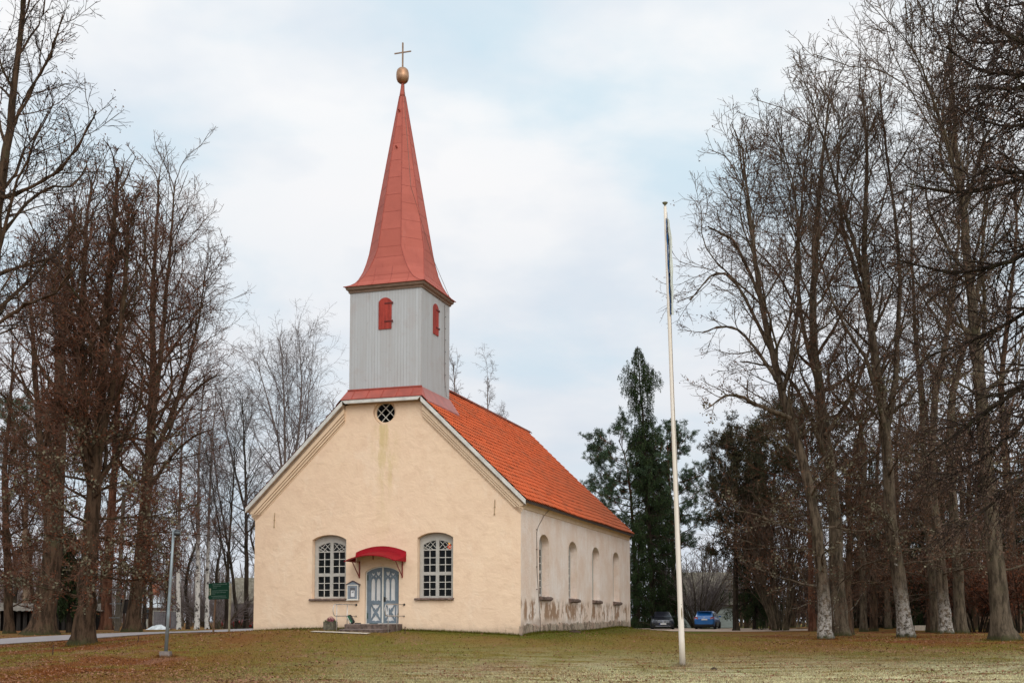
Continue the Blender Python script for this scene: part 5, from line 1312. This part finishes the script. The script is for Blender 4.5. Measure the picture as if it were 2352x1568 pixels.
bare_tree('grey trunk touching the right side of the pale mottled trunk', [(px([(2206,1446),(2196,1250),(2184,1080),(2190,900),(2240,700),(2262,520),(2275,400)], 69), .35, .04, 1)], 27, mats=GB, t0=.33, spread=.22, n1=18, leaf=4550, low=9, n2=9, n3=6, group=GR)
bare_tree('thin dark linden with forked top at the far right edge', [(px([(2335,1440),(2322,1250),(2310,1050),(2300,880),(2320,700),(2335,520),(2330,380)], 78), .34, .05, 1)], 28, mats=BB, t0=.2, spread=.24, n1=20, leaf=7800, low=11, n2=9, n3=6, group=GR)
# --- left group
GL = 'bare trees left of the church'
bare_tree('tall tree rooted outside the left edge, its long limbs reaching into the sky', [(px([(-90,1570),(-74,1200),(-45,900),(-18,650),(0,450),(18,330),(33,200),(46,100),(58,-30),(66,-150)], 36), .33, .04, 1)], 31, reach=(-500, 190), mats=('bark_brown', 'twig_dark', 'leaf_brown'), t0=.30, spread=.20, n1=26, n2=11, n3=6, n4=4, ang=.80, leaf=3000, lsize=.07, r_tw=.009, group=GL,
  limbs=[(px([(-2,455),(60,435),(130,395),(185,325),(222,255)], 35.6, -1, False), .055), (px([(-20,640),(50,610),(120,590),(175,520)], 36, 1, False), .05), (px([(-8,560),(60,470),(120,430),(165,428),(200,380)], 36, 2, False), .045), (px([(-30,760),(60,700),(130,670),(185,600)], 35, -2, False), .055), (px([(20,320),(60,220),(110,140),(143,38)], 36, 0, False), .05)])
bare_tree('dark buttressed tree in front of the road, nearest big trunk at left', [(px([(190,1482),(198,1400),(208,1250),(216,1100),(228,950),(240,800),(250,650),(262,500),(272,385)], 46), .38, .05, 1),
  (px([(214,1130),(190,960),(186,800),(192,640),(200,490),(212,420)], 46, 2, False), .22, .04, .8), (px([(220,1050),(255,900),(275,760),(290,620),(296,470)], 46, -2, False), .17, .03, .6)], 32, mats=BB, reach=(-100, 330), t0=.27, spread=.31, n1=32, ang=.9, leaf=17000, low=18, group=GL, flare=.75, lichen=4200, ttop=.97, n3=6, n4=5, prof=lambda t: (.12+1.0*np.clip(1-t, 0, 1)**.75)*np.clip((t-.15)/.15, .5, 1))
bare_tree('broad dark double trunk beyond the road at left', [(px([(95,1457),(112,1350),(125,1200),(135,1000),(140,800),(155,620),(172,480)], 68), .66, .06, 1), (px([(112,1250),(96,1050),(80,850),(70,680),(75,560)], 68, 2, False), .26, .04, .8)], 33, mats=BB, reach=(-200, 250), t0=.24, spread=.32, n1=26, leaf=11000, low=14, group=GL, flare=.9, n3=6, n4=5, prof=lambda t: (.12+1.0*np.clip(1-t, 0, 1)**.75)*np.clip((t-.15)/.15, .5, 1))
bare_tree('tree leaning right behind the lamp post, its twigs spreading towards the church', [(px([(303,1450),(318,1310),(335,1150),(345,1000),(352,850),(350,700),(358,550),(366,405)], 78), .46, .05, 1),
  (px([(343,1020),(368,820),(385,640),(396,500),(402,415)], 78, -2, False), .23, .04, .8), (px([(340,1080),(390,960),(430,850),(455,740),(470,640)], 78, 1, False), .20, .03, .7)], 34, mats=BB, reach=(0, 500), t0=.25, spread=.33, n1=36, ang=1.05, trop=.35, leaf=13000, low=15, group=GL, n3=6, n4=5, prof=lambda t: (.12+1.0*np.clip(1-t, 0, 1)**.75)*np.clip((t-.15)/.15, .5, 1),
  limbs=[(px([(342,1050),(420,930),(465,880),(512,858)], 77, -2, False), .14), (px([(350,860),(420,770),(455,715),(485,690)], 78, 2, False), .12), (px([(338,1130),(400,1040),(450,1000),(490,985)], 77, -3, False), .13)])
bare_tree('brown trunk beyond the road between the two largest left trunks', [(px([(243,1443),(248,1300),(258,1150),(268,980),(272,820),(285,660),(290,520)], 92), .42, .05, 1)], 35, mats=('bark_pine', 'twig_red', 'leaf_rust'), t0=.25, spread=.26, n1=18, leaf=8000, low=10, group=GL, prof=lambda t: (.12+1.0*np.clip(1-t, 0, 1)**.75)*np.clip((t-.15)/.15, .5, 1))
bare_tree('small dark tree with drooping twigs hugging the left edge', [(px([(20,1450),(18,1300),(10,1100),(22,950),(30,800)], 74), .30, .05, 1)], 36, mats=BB, t0=.2, spread=.34, n1=18, leaf=8000, low=10, group=GL, prof=lambda t: (.12+1.0*np.clip(1-t, 0, 1)**.75)*np.clip((t-.15)/.15, .5, 1))
# --- birches and alders left of and behind the church
def birch(label, P, d, r0, seed, n1=30, group='birches and alders behind the church', mats=('bark_birch', 'twig_grey', 'leaf_bract', 0, 'twig_grey'), spread=.20, droop=.35, ang=.62, t0=.3, name='birch_tree', stems=(), n3=5, n4=4, trop=.5):
    return bare_tree(label, [(px(P, d), r0, .03, 1)]+[(px(q, d, 1, False), r, .03, s) for q, r, s in stems], seed, mats=mats, t0=t0, spread=spread, n1=n1, n2=8, n3=n3, n4=n4, ang=ang, trop=trop, droop=droop, group=group, name=name, r_tw=.009, flare=.25, kl=1.45)
birch('birch with a two stemmed crown rising highest above the left roof slope', [(658,1444),(662,1250),(655,1050),(652,900),(645,800),(637,775)], 118, .26, 41, stems=[([(660,1150),(685,1000),(692,880),(688,800)], .17, .9), ([(660,1200),(640,1020),(610,900),(590,830)], .15, .7)])
birch('birch close right of the highest one, brushing the roof edge', [(690,1444),(688,1200),(700,1020),(708,920),(716,850)], 122, .22, 42, spread=.17, n1=24)
birch('tall dark alder beside the left church wall', [(566,1442),(566,1250),(564,1100),(560,1000),(556,910)], 108, .24, 43, mats=('bark_dark', 'twig_grey', 'leaf_bract'), name='alder_tree', droop=.1, ang=.7, stems=[([(565,1180),(535,1060),(515,960),(505,900)], .12, .7)])
birch('leftmost white birch trunk, between lamp post and green sign', [(411,1447),(409,1300),(414,1100),(420,950),(415,860)], 100, .20, 44, n1=24, spread=.16)
birch('brightest white birch trunk, left of the green sign', [(452,1447),(455,1300),(456,1100),(462,950),(470,860)], 100, .23, 45, n1=24, spread=.17)
birch('white birch standing right behind the left edge of the green sign', [(475,1446),(477,1300),(482,1120),(490,980),(498,900)], 103, .19, 46, n1=22, spread=.16)
birch('small grey alder forking between the sign and the church wall', [(520,1446),(522,1330),(528,1230),(535,1120),(540,1030)], 98, .16, 47, mats=('bark_dark', 'twig_grey', 'leaf_bract'), name='alder_tree', droop=.1, n1=20, stems=[([(523,1320),(505,1220),(490,1130),(480,1060)], .09, .7)])
birch('dark alder leaning left near the red car', [(546,1446),(535,1330),(520,1230),(500,1120),(488,1000)], 112, .18, 48, mats=('bark_dark', 'twig_grey', 'leaf_bract'), name='alder_tree', droop=.1, n1=20)
birch('birch top peeping over the left roof corner by the tower', [(768,1440),(770,1150),(768,1000),(765,915)], 135, .24, 49, n1=22, spread=.12)
birch('bare treetop with leaf tufts just right of the tower', [(1042,1438),(1048,1100),(1046,920),(1040,835)], 118, .24, 50, n1=26, spread=.10, droop=.15)
birch('weeping birch top with straight stem above the church ridge', [(1121,1438),(1122,1150),(1121,980),(1120,868)], 128, .22, 51, n1=30, spread=.085, droop=.6)
birch('small weeping birch top lowest above the church ridge', [(1150,1438),(1148,1150),(1146,1030),(1147,948)], 130, .18, 52, n1=22, spread=.075, droop=.6)

# --- conifers
def conifer(label, P, d, r0, seed, kind, Lmax, t0, group, name='spruce_tree', needle='needle_spruce', barkm='bark_dark', nb=190, side=None, dens=1.0, prof=None):
    rg = np.random.default_rng(seed); pts = np.array(px(P, d)); o = pts[0].copy(); o[2] += .1
    e = empty(name, o, 0, label, 'tree', group); pts = pts-o; V, Q, PT, RT = trunk_mesh('t', pts, r0, .03, None, None, seed, 12, 30, .5)
    A = Acc(); A.add(V, Q, 0); C = Acc(); H = PT[-1, 2]
    if kind == 'spruce':
        pf = prof or (lambda t: (1-t)**.75)
        L1, r1 = spawn(PT[None], RT[None], rg, nb, t0, .995, lambda t: 1.75-.85*t, .16, lambda Lp, t: .25+Lmax*pf(t), 7, lambda s: -1.1+1.9*s, .06, .35, .012, whorl=H/.62)
        V, Q = tubes(L1, r1, 4); C.add(V, Q, 0)
        L2, r2 = spawn(L1, r1, rg, 12, .10, 1, .70, .25, lambda Lp, t: .25+Lp*.24*(1-t*.5), 4, -2.0, .10, .5, .008, .2); V, Q = tubes(L2, r2, 3); C.add(V, Q, 0)
        pp = np.concatenate([L2[:, 1:].reshape(-1, 3), L2[:, :-1].reshape(-1, 3)*.5+L2[:, 1:].reshape(-1, 3)*.5]); n = int(len(pp)*3.4*dens)
        V, Q = leaves(pp, rg, n, .21, None, 1.3, .22, .13); C.add(V, Q, 1, rg=rg)
    else:
        pf = prof or (lambda t: np.sin(PI*np.clip((t-t0)/(1-t0)*.86+.10, 0, 1))**.7)
        L1, r1 = spawn(PT[None], RT[None], rg, nb, t0, .99, lambda t: 1.60-.75*np.clip((t-t0)/(1-t0), 0, 1), .16, lambda Lp, t: .5+Lmax*pf(t), 8, .25, .15, .45, .03)
        V, Q = tubes(L1, r1, 5); C.add(V, Q, 0)
        L2, r2 = spawn(L1, r1, rg, 8, .35, 1, .8, .25, lambda Lp, t: .35+Lp*.22, 5, .5, .16, .5, .014, .3); V, Q = tubes(L2, r2, 3); C.add(V, Q, 0)
        L3, r3 = spawn(L2, r2, rg, 5, .25, 1, .8, .3, lambda Lp, t: .25+Lp*.28, 3, .6, .15, .6, .009, .2); V, Q = tubes(L3, r3, 3); C.add(V, Q, 0)
        tp = np.concatenate([L3[:, -1], L3[:, -1]*.5+L3[:, 1]*.5, L2[:, -1]]); k_ = int(12*dens); n = len(tp)*k_
        c = np.repeat(tp, k_, axis=0); dr = nrm_(rg.normal(0, 1, (n, 3))+np.array([0, 0, .45])); b = nrm_(np.cross(dr, rg.normal(0, 1, (n, 3)))); s = rg.uniform(.16, .30, (n, 1)); c = c+rg.normal(0, .05, (n, 3))
        V = np.stack([c, c+dr*s*.6+b*.022, c+dr*s, c+dr*s*.6-b*.022], 1).reshape(-1, 3); C.add(V, np.arange(n*4).reshape(-1, 4), 1, rg=rg)
    t = A.build('trunk', [barkm], e); C.build('crown', [barkm, needle], e); return e
GC = 'conifers behind the church'
conifer('tall narrow dark spruce behind the rear church corner', [(1500,1439),(1496,1300),(1487,1150),(1478,980),(1468,860),(1465,795)], 107, .32, 61, 'spruce', 1.75, .035, GC, nb=300, prof=lambda t: np.interp(t, [0, .3, .58, .72, .77, .86, .91, .955, 1], [1.0, 1.0, .80, .45, .46, .95, .50, .16, -.10]))
conifer('broad pine left of the tall spruce, crown over the church roof end', [(1462,1439),(1456,1250),(1446,1120),(1436,1050),(1420,1010)], 109, .28, 62, 'pine', 3.5, .42, GC, name='pine_tree', needle='needle_pine', barkm='bark_pine', nb=40, dens=1.9)
conifer('pine right of the tall spruce, partly behind the flagpole', [(1548,1439),(1545,1250),(1538,1120),(1534,1050),(1532,1005)], 113, .28, 63, 'pine', 3.3, .38, GC, name='pine_tree', needle='needle_pine', barkm='bark_pine', nb=40, dens=1.9)
conifer('drooping young spruce at the foot of the tall spruce', [(1535,1439),(1536,1350),(1534,1250),(1530,1120)], 110, .16, 64, 'spruce', 1.5, .04, GC, nb=130)
conifer('low young spruce filling the space by the rear church corner', [(1466,1439),(1467,1360),(1466,1270),(1468,1190)], 104, .14, 78, 'spruce', 1.3, .03, GC, nb=110)
conifer('slender straight pine with rust tinged crown, first trunk right of the shed', [(1690,1438),(1689,1300),(1690,1180),(1692,1080),(1700,1012)], 92, .24, 65, 'pine', 2.2, .40, GC, name='pine_tree', needle='needle_rust', barkm='bark_dark', nb=46, dens=1.3)
conifer('dark spruce between the shed and the hazel bush', [(1735,1438),(1736,1300),(1735,1180),(1738,1030)], 96, .2, 66, 'spruce', 2.3, .12, GC, nb=140)
conifer('reddish barked pine just left of the leaning linden', [(1866,1438),(1860,1250),(1856,1100),(1850,1010),(1838,960)], 84, .26, 67, 'pine', 3.0, .52, GC, name='pine_tree', needle='needle_rust', barkm='bark_pine', nb=40, dens=1.2)
conifer('brown needled pine whose round crown fills the gap above the hazel bush', [(1775,1438),(1773,1280),(1776,1150),(1782,1050),(1790,985)], 94, .24, 68, 'pine', 2.4, .50, GC, name='pine_tree', needle='needle_rust', barkm='bark_pine', nb=30)
conifer('dense dark spruce behind the forked linden', [(2118,1440),(2120,1300),(2120,1180),(2122,1060)], 92, .22, 69, 'spruce', 3.1, .04, 'dark spruces in the grove', nb=170)
conifer('dark spruce filling the space left of the rightmost big trunk', [(2258,1440),(2262,1300),(2262,1180),(2262,1060)], 90, .22, 70, 'spruce', 3.0, .04, 'dark spruces in the grove', nb=170)
conifer('dark spruce at the right edge of the picture', [(2372,1440),(2372,1300),(2370,1150),(2372,990)], 84, .24, 71, 'spruce', 3.2, .05, 'dark spruces in the grove', nb=170)
conifer('dark spruce closing the gap between the slim grey linden and the pale mottled trunk', [(2160,1440),(2162,1320),(2160,1200),(2162,1090)], 98, .2, 75, 'spruce', 2.8, .03, 'dark spruces in the grove', nb=170)
conifer('dark spruce low behind the close pair of dark trunks', [(2030,1440),(2030,1340),(2032,1240),(2030,1130)], 104, .2, 76, 'spruce', 2.8, .03, 'dark spruces in the grove', nb=170)
conifer('dark spruce between the rightmost big trunk and the picture edge', [(2322,1440),(2322,1330),(2320,1220),(2322,1110)], 88, .2, 77, 'spruce', 2.8, .03, 'dark spruces in the grove', nb=170)
conifer('dark spruce behind the thick pale grey trunk', [(1992,1440),(1994,1300),(1995,1180),(1998,1020)], 98, .22, 72, 'spruce', 2.7, .07, 'dark spruces in the grove', nb=120)
# --- larch at the right edge
Ppx = [(2490,1600),(2486,1200),(2480,800),(2476,400),(2470,0),(2468,-200)]
lar = []
for P, r in (([(2476,150),(2400,112),(2330,86),(2270,50),(2238,-4)], .075), ([(2476,170),(2400,100),(2320,96),(2245,100),(2210,82),(2186,45)], .06), ([(2476,250),(2400,170),(2320,172),(2250,160),(2205,132),(2172,108)], .07),
   ([(2478,300),(2400,205),(2330,206),(2270,200),(2230,206)], .06), ([(2478,360),(2400,280),(2330,290),(2280,285),(2236,268)], .07), ([(2478,480),(2400,405),(2300,425),(2190,440),(2085,422)], .085), ([(2480,600),(2400,560),(2310,605),(2190,625),(2060,596)], .085),
   ([(2482,720),(2400,690),(2320,740),(2210,790),(2125,820)], .08), ([(2484,830),(2400,840),(2310,915),(2210,985),(2125,1050)], .09), ([(2484,900),(2400,925),(2320,1000),(2240,1065),(2150,1105)], .08), ([(2484,1000),(2400,1060),(2320,1120),(2240,1190),(2180,1215)], .06), ([(2474,90),(2410,20),(2350,10),(2290,20)], .06)):
    lar.append((px(P, 33, -2.5*math.sin(P[2][1]*.37), False), r))
bare_tree('larch outside the right edge, knobbly limbs sweeping in over the grove', [(px(Ppx, 33), .34, .08, .7)], 81, mats=('bark_dark', 'twig_dark', 'leaf_bract'), t0=.3, spread=.16, n1=22, n2=30, n3=9, n4=0, ang=1.4, trop=.2, droop=.75, leaf=22000, lsize=.07, group=None, name='larch_tree', limbs=lar, r_tw=.009)

# --- bushes
def bush(label, pxx, d, h, rad, n, seed, mats=('bark_grey', 'twig_grey', 'leaf_bract'), name='bare_bush', leaf=0, ang0=.35, n2=9, n3=6):
    rg = np.random.default_rng(seed); o = gp(pxx, d); e = empty(name, o, 0, label, 'bush'); K_ = 8
    a = rg.random(n)*6.28; q = ang0*np.sqrt(rg.random(n)); D = np.stack([np.sin(q)*np.cos(a), np.sin(q)*np.sin(a), np.cos(q)], 1); P = np.empty((n, K_, 3)); P[:, 0] = np.stack([np.cos(a)*rad*.25, np.sin(a)*rad*.25, np.full(n, -.1)], 1); L = h*rg.uniform(.65, 1.05, n)
    for k in range(1, K_):
        D = nrm_(D+rg.normal(0, .05, (n, 3))+np.stack([np.cos(a), np.sin(a), 0*a], 1)*.05*rad/h*3); P[:, k] = P[:, k-1]+D*(L/(K_-1))[:, None]
    R = np.linspace(.05, .012, K_)[None]*rg.uniform(.7, 1.4, (n, 1)); A = Acc(); V, Q = tubes(P, R, 5); A.add(V, Q, 0); A.build('stems', [mats[0]], e)
    C = Acc(); L2, r2 = spawn(P, R, rg, n2, .2, 1, .55, .2, lambda Lp, t: Lp*(.42-.25*t), 5, .2, .12, .6, .012); V, Q = tubes(L2, r2, 3); C.add(V, Q, 0)
    L3, r3 = spawn(L2, r2, rg, n3, .15, 1, .6, .25, lambda Lp, t: Lp*.42, 3, .1, .15, .7, .009); V, Q = tubes(L3, r3, 3); C.add(V, Q, 0)
    if leaf: V, Q = leaves(L3[:, 1:].reshape(-1, 3), rg, leaf, .16); C.add(V, Q, 1, rg=rg)
    C.build('twigs', [mats[1], mats[2]], e); return e
bush('fan of many thin hazel stems left of the reddish pine', 1792, 90, 12.0, 2.2, 46, 91, ('bark_grey', 'twig_brown', 'leaf_brown'), 'hazel_bush', 2500, .30)
bush('bare rounded bush between the two parked cars', 1602, 110, 6.6, 1.8, 46, 92, ang0=.55)
bush('lower spreading bare bush between the blue car and the shed roof', 1618, 114, 6.2, 1.8, 26, 93, ang0=.42)
bush('rust leaved shrub under the rightmost big trunk', 2246, 74, 5.6, 2.0, 22, 94, ('bark_dark', 'twig_red', 'leaf_rust'), 'beech_shrub', 4200, .6)
bush('rust leaved shrub at the right edge behind the trunk', 2345, 72, 5.4, 1.8, 20, 95, ('bark_dark', 'twig_red', 'leaf_rust'), 'beech_shrub', 3600, .6)
bush('brown thicket behind the lichen footed linden', 1945, 96, 6.5, 3.0, 40, 96, ('bark_grey', 'twig_brown', 'leaf_brown'), 'bare_bush', 1500, .7)
bush('brown thicket filling the view behind the forked linden', 2055, 94, 7.0, 3.0, 40, 97, ('bark_grey', 'twig_brown', 'leaf_brown'), 'bare_bush', 1500, .7)
bush('low twiggy shrub by the red car left of the church', 540, 112, 4.2, 2.4, 36, 98, ang0=.8)
bush('low twiggy shrub behind the green sign', 497, 106, 4.0, 2.4, 34, 99, ang0=.8)
# ivy dark mass behind the two left trunks
conifer('ivy dark little spruce between the two largest left trunks', [(158,1450),(160,1370),(158,1300),(160,1215)], 76, .16, 73, 'spruce', 1.7, .30, None, nb=90)
# --- background trunks of the grove: shared meshes, each its own tree
proto = {}
def bgtree(kind, pxx, d, sc, rz, label, group='background trees of the grove'):
    if kind not in proto:
        sd_ = {'a': 101, 'b': 102, 'c': 103}[kind]; h = {'a': 21, 'b': 19, 'c': 17}[kind]; z0 = np.array([0., 0., 0.]); rg = np.random.default_rng(sd_)
        pts = [np.array([rg.normal(0, .25)*i*.4, rg.normal(0, .25)*i*.4, h*i/6-.3]) for i in range(7)]
        mt = {'a': ('bark_grey', 'twig_brown', 'leaf_brown'), 'b': ('bark_brown', 'twig_brown', 'leaf_brown'), 'c': ('bark_dark', 'twig_grey', 'leaf_bract')}[kind]
        o = bare_tree(label, [(pts, .26, .04, 1)], sd_, mats=mt, t0=.18, spread=.2, n1=24, n2=8, n3=5, n4=4, low=8 if kind != 'c' else 0, leaf=3000 if kind != 'c' else 0, lsize=.11, name='bare_tree', group=group, r_tw=.015, flare=.4); proto[kind] = o
    else: o = copy_tree(proto[kind])
    P = gp(pxx, d); o.location = P.tolist(); o.rotation_euler = (0, 0, rz); o.scale = (sc,)*3; o['label'] = label; o['group'] = group
for q in (('a', 1984, 78, .95, .2, 'dark trunk, left one of the close pair right of the thick pale grey trunk'), ('b', 2006, 80, 1.0, 1.3, 'dark trunk, right one of the close pair right of the thick pale grey trunk'),
          ('a', 2042, 88, .98, 2.2, 'thin trunk directly left of the forked linden foot'), ('b', 1953, 66, .9, 3.0, 'trunk tucked against the right side of the thick pale grey one'),
          ('a', 2063, 92, 1.0, 4.1, 'thin trunk half hidden by the forked linden'), ('b', 2138, 74, .95, 5.0, 'dark mossy trunk just right of the pale stone block'),
          ('a', 2222, 84, .95, .9, 'thin trunk rising behind the left firewood stack'), ('b', 2243, 82, .9, 1.9, 'thin trunk behind the right firewood stack'),
          ('a', 2335, 86, 1.0, 2.9, 'trunk behind the rightmost big trunk, at the picture edge'), ('b', 1715, 104, .8, 4.4, 'crooked trunk right of the slender straight pine'),
          ('a', 1757, 100, .8, 5.2, 'thin dark trunk left of the hazel fan'), ('b', 1820, 112, .85, .4, 'trunk rising behind the hazel fan'), ('a', 1885, 110, .95, 1.0, 'far trunk seen behind the leaning linden foot'),
          ('b', 2095, 106, 1.0, 2.0, 'far trunk in the dark gap right of the forked linden'), ('a', 2180, 112, 1.0, 3.3, 'far trunk between the two mottled trunks'), ('b', 2290, 108, 1.05, .1, 'far trunk behind the foot of the tallest linden')):
    bgtree(*q)
for q in (('c', 30, 120, .9, .3, 'bare tree far behind the long dark shed, by the left edge'), ('c', 130, 128, .95, 1.1, 'bare tree far behind the shed and the broad double trunk'), ('c', 225, 124, .9, 2.0, 'bare tree far behind the nearest left trunk'),
          ('c', 330, 130, .9, 2.7, 'bare tree in front of the pale distant house'), ('c', 385, 122, .85, 3.5, 'bare tree above the grey board fence'), ('c', 432, 128, .85, 4.2, 'far bare tree between the first two birches'),
          ('c', 500, 135, .85, 5.1, 'far bare tree above the green sign'), ('c', 590, 140, .95, .7, 'far bare tree filling the gap under the roof edge'), ('c', 620, 132, .9, 1.7, 'far bare tree rising beside the highest birch'),
          ('c', 730, 140, .9, 3.0, 'far bare tree right of the birch cluster'), ('b', 70, 100, .8, 1.4, 'brown tree behind the long dark shed'), ('b', 345, 102, .7, 2.4, 'brown tree right of the leaning tree behind the lamp post')):
    bgtree(*q, group='background trees left of the church')
# pale reddish gable seen far left through the twigs
conifer('pale barked pine seen through twigs at the far left', [(62,1450),(60,1350),(58,1260),(60,1100),(62,950)], 96, .36, 74, 'pine', 2.5, .72, None, name='pine_tree', needle='needle_pine', barkm='bark_pale', nb=24)
# far wood: one twiggy mass along the horizon
def far_wood(x0, x1, d0, d1, n, h, seed, tw='twig_grey', name='distant_wood'):
    rg = np.random.default_rng(seed); X = rg.uniform(x0, x1, n); Dd = rg.uniform(d0, d1, n)
    B = np.stack([(X-1176)/FPX*Dd, Dd], 1); Z = gz(B[:, 0], B[:, 1]); K_ = 6; P = np.empty((n, K_, 3)); P[:, 0] = np.concatenate([B, Z[:, None]-.2], 1); L = h*rg.uniform(.35, 1.0, n)*(1+.25*np.sin(X*.02)); D = nrm_(rg.normal(0, .10, (n, 3))+np.array([0, 0, 1.]))
    for k in range(1, K_): D = nrm_(D+rg.normal(0, .05, (n, 3))); P[:, k] = P[:, k-1]+D*(L/(K_-1))[:, None]
    R = np.linspace(.09, .03, K_)[None]*rg.uniform(.5, 1.5, (n, 1)); A = Acc(); V, Q = tubes(P, R, 4); A.add(V, Q, 0)
    L2, r2 = spawn(P, R, rg, 14, .05, 1, .6, .25, lambda Lp, t: 1.0+Lp*.22*(1-t), 4, .3, .12, .6, .022); V, Q = tubes(L2, r2, 3); A.add(V, Q, 1)
    L3, r3 = spawn(L2, r2, rg, 5, .15, 1, .6, .25, lambda Lp, t: Lp*.45, 3, .1, .15, .7, .018); V, Q = tubes(L3, r3, 3); A.add(V, Q, 1)
    o = A.build(name, ['bark_grey', tw], None); return o
tag(far_wood(-250, 760, 150, 215, 620, 13.0, 201), 'brown leafless distant wood beyond the road left of the church', 'wood', None, 'stuff')
tag(far_wood(1500, 2560, 122, 195, 560, 9.0, 202, 'twig_dark'), 'brown leafless distant wood behind the grove at right', 'wood', None, 'stuff')

# ================================================================ GRASS AND LEAVES ON THE LAWN
rg = np.random.default_rng(77)
def scatter(n, d0, d1, pw=2.0):
    u = rg.random(n); d = 1/(1/d0-u*(1/d0-1/d1)) if pw == 2 else d0+(d1-d0)*u; x = (rg.random(n)*2700-170-1176)/FPX*d
    k = np.ones(n, bool)
    uu = (d-CY)*math.sin(PHI)-(x-CX)*math.cos(PHI); vv = (x-CX)*math.sin(PHI)+(d-CY)*math.cos(PHI)
    k &= ~((uu > -.06) & (uu < W) & (vv > 0) & (vv < LW)); k &= ~((uu > 4.9) & (uu < 7) & (vv > -1.65) & (vv < 0))
    k &= ~((uu > 5.3) & (uu < 7.8) & (vv > -2.5) & (vv < -1.97))
    na, fa_ = np.array(near), np.array(far); k &= ~((x < near[-1][0]) & (d > np.interp(x, na[:, 0], na[:, 1])-.3) & (d < np.interp(x, fa_[:, 0], fa_[:, 1])))
    return x[k], d[k]
x, y = scatter(330000, 25.5, 62); n = len(x); z = gz(x, y)
c = np.stack([x, y, z], 1); hgt = rg.uniform(.018, .055, n)*(1+.4*np.sin(x*.8)*np.sin(y*.6)); a = rg.random(n)*6.28; w = rg.uniform(.005, .011, n)
sd_ = np.stack([np.cos(a)*w, np.sin(a)*w, 0*a], 1); ln = np.stack([rg.normal(0, .02, n), rg.normal(0, .02, n), hgt], 1)
V = np.stack([c-sd_, c+sd_, c+ln], 1).reshape(-1, 3)
g = mk('grass', V, None, np.arange(n*3).reshape(-1, 3), mats=['grass_blade'], tint=rg.random(n)); tag(g, 'short withered lawn grass round the church', 'grass', None, 'stuff')
pts = []
q = rg.random(9000); pts.append(np.stack([ch(u, -abs(v)-.03, 0)[:2] for u, v in zip(q*W, rg.normal(0, .10, 9000)) if not 4.9 < u < 7.0]))
q = rg.random(9000); pts.append(np.stack([ch(-abs(u)-.06, v, 0)[:2] for v, u in zip(q*LW, rg.normal(0, .10, 9000))]))
for pxx, d, r in ((1897, 55, .42), (2083, 56, .46), (2305, 50, .62), (1930, 62, .5), (190, 46, .55), (382, 40, .2), (1567, 38, .14), (2172, 68, .4), (2206, 69, .42)):
    c0_ = gp(pxx, d); a = rg.random(900)*6.28; rr_ = r+np.abs(rg.normal(0, .10, 900)); pts.append(np.stack([c0_[0]+rr_*np.cos(a), c0_[1]+rr_*np.sin(a)], 1))
p = np.concatenate(pts); n = len(p); c = np.stack([p[:, 0], p[:, 1], gz(p[:, 0], p[:, 1])-.01], 1); a = rg.random(n)*6.28; w = rg.uniform(.006, .012, n)
sd_ = np.stack([np.cos(a)*w, np.sin(a)*w, 0*a], 1); ln = np.stack([rg.normal(0, .03, n), rg.normal(0, .03, n), rg.uniform(.05, .17, n)*rg.random(n)**.6], 1)
g = mk('grass_tufts', np.stack([c-sd_, c+sd_, c+ln], 1).reshape(-1, 3), None, np.arange(n*3).reshape(-1, 3), mats=['grass_blade'], tint=rg.random(n)*.6); tag(g, 'longer grass along the church walls and round tree feet', 'grass', None, 'stuff')
x, y = scatter(60000, 25.5, 75); cl = np.sin(x*.55+1)*np.sin(y*.42)+.6*np.sin(x*1.3+y*.9); p = np.clip(.20+.35*(x < -6)+.35*(x > 9)*(y > 42)+.28*(cl > .5), 0, 1); k = rg.random(len(x)) < p; x, y = x[k], y[k]; n = len(x)
c = np.stack([x, y, gz(x, y)+.022], 1); t1 = nrm_(np.stack([rg.normal(0, 1, n), rg.normal(0, 1, n), rg.normal(0, .35, n)], 1)); t2 = nrm_(np.cross(t1, np.stack([rg.normal(0, .4, n), rg.normal(0, .4, n), np.ones(n)], 1))); s = rg.uniform(.022, .05, (n, 1))
V = np.stack([c-t1*s, c+t2*s*.7, c+t1*s, c-t2*s*.7], 1).reshape(-1, 3)
g = mk('fallen_leaves', V, np.arange(n*4).reshape(-1, 4), mats=['fallen_leaf'], tint=rg.random(n)); tag(g, 'brown and pinkish fallen leaves scattered over the lawn', 'leaves', None, 'stuff')
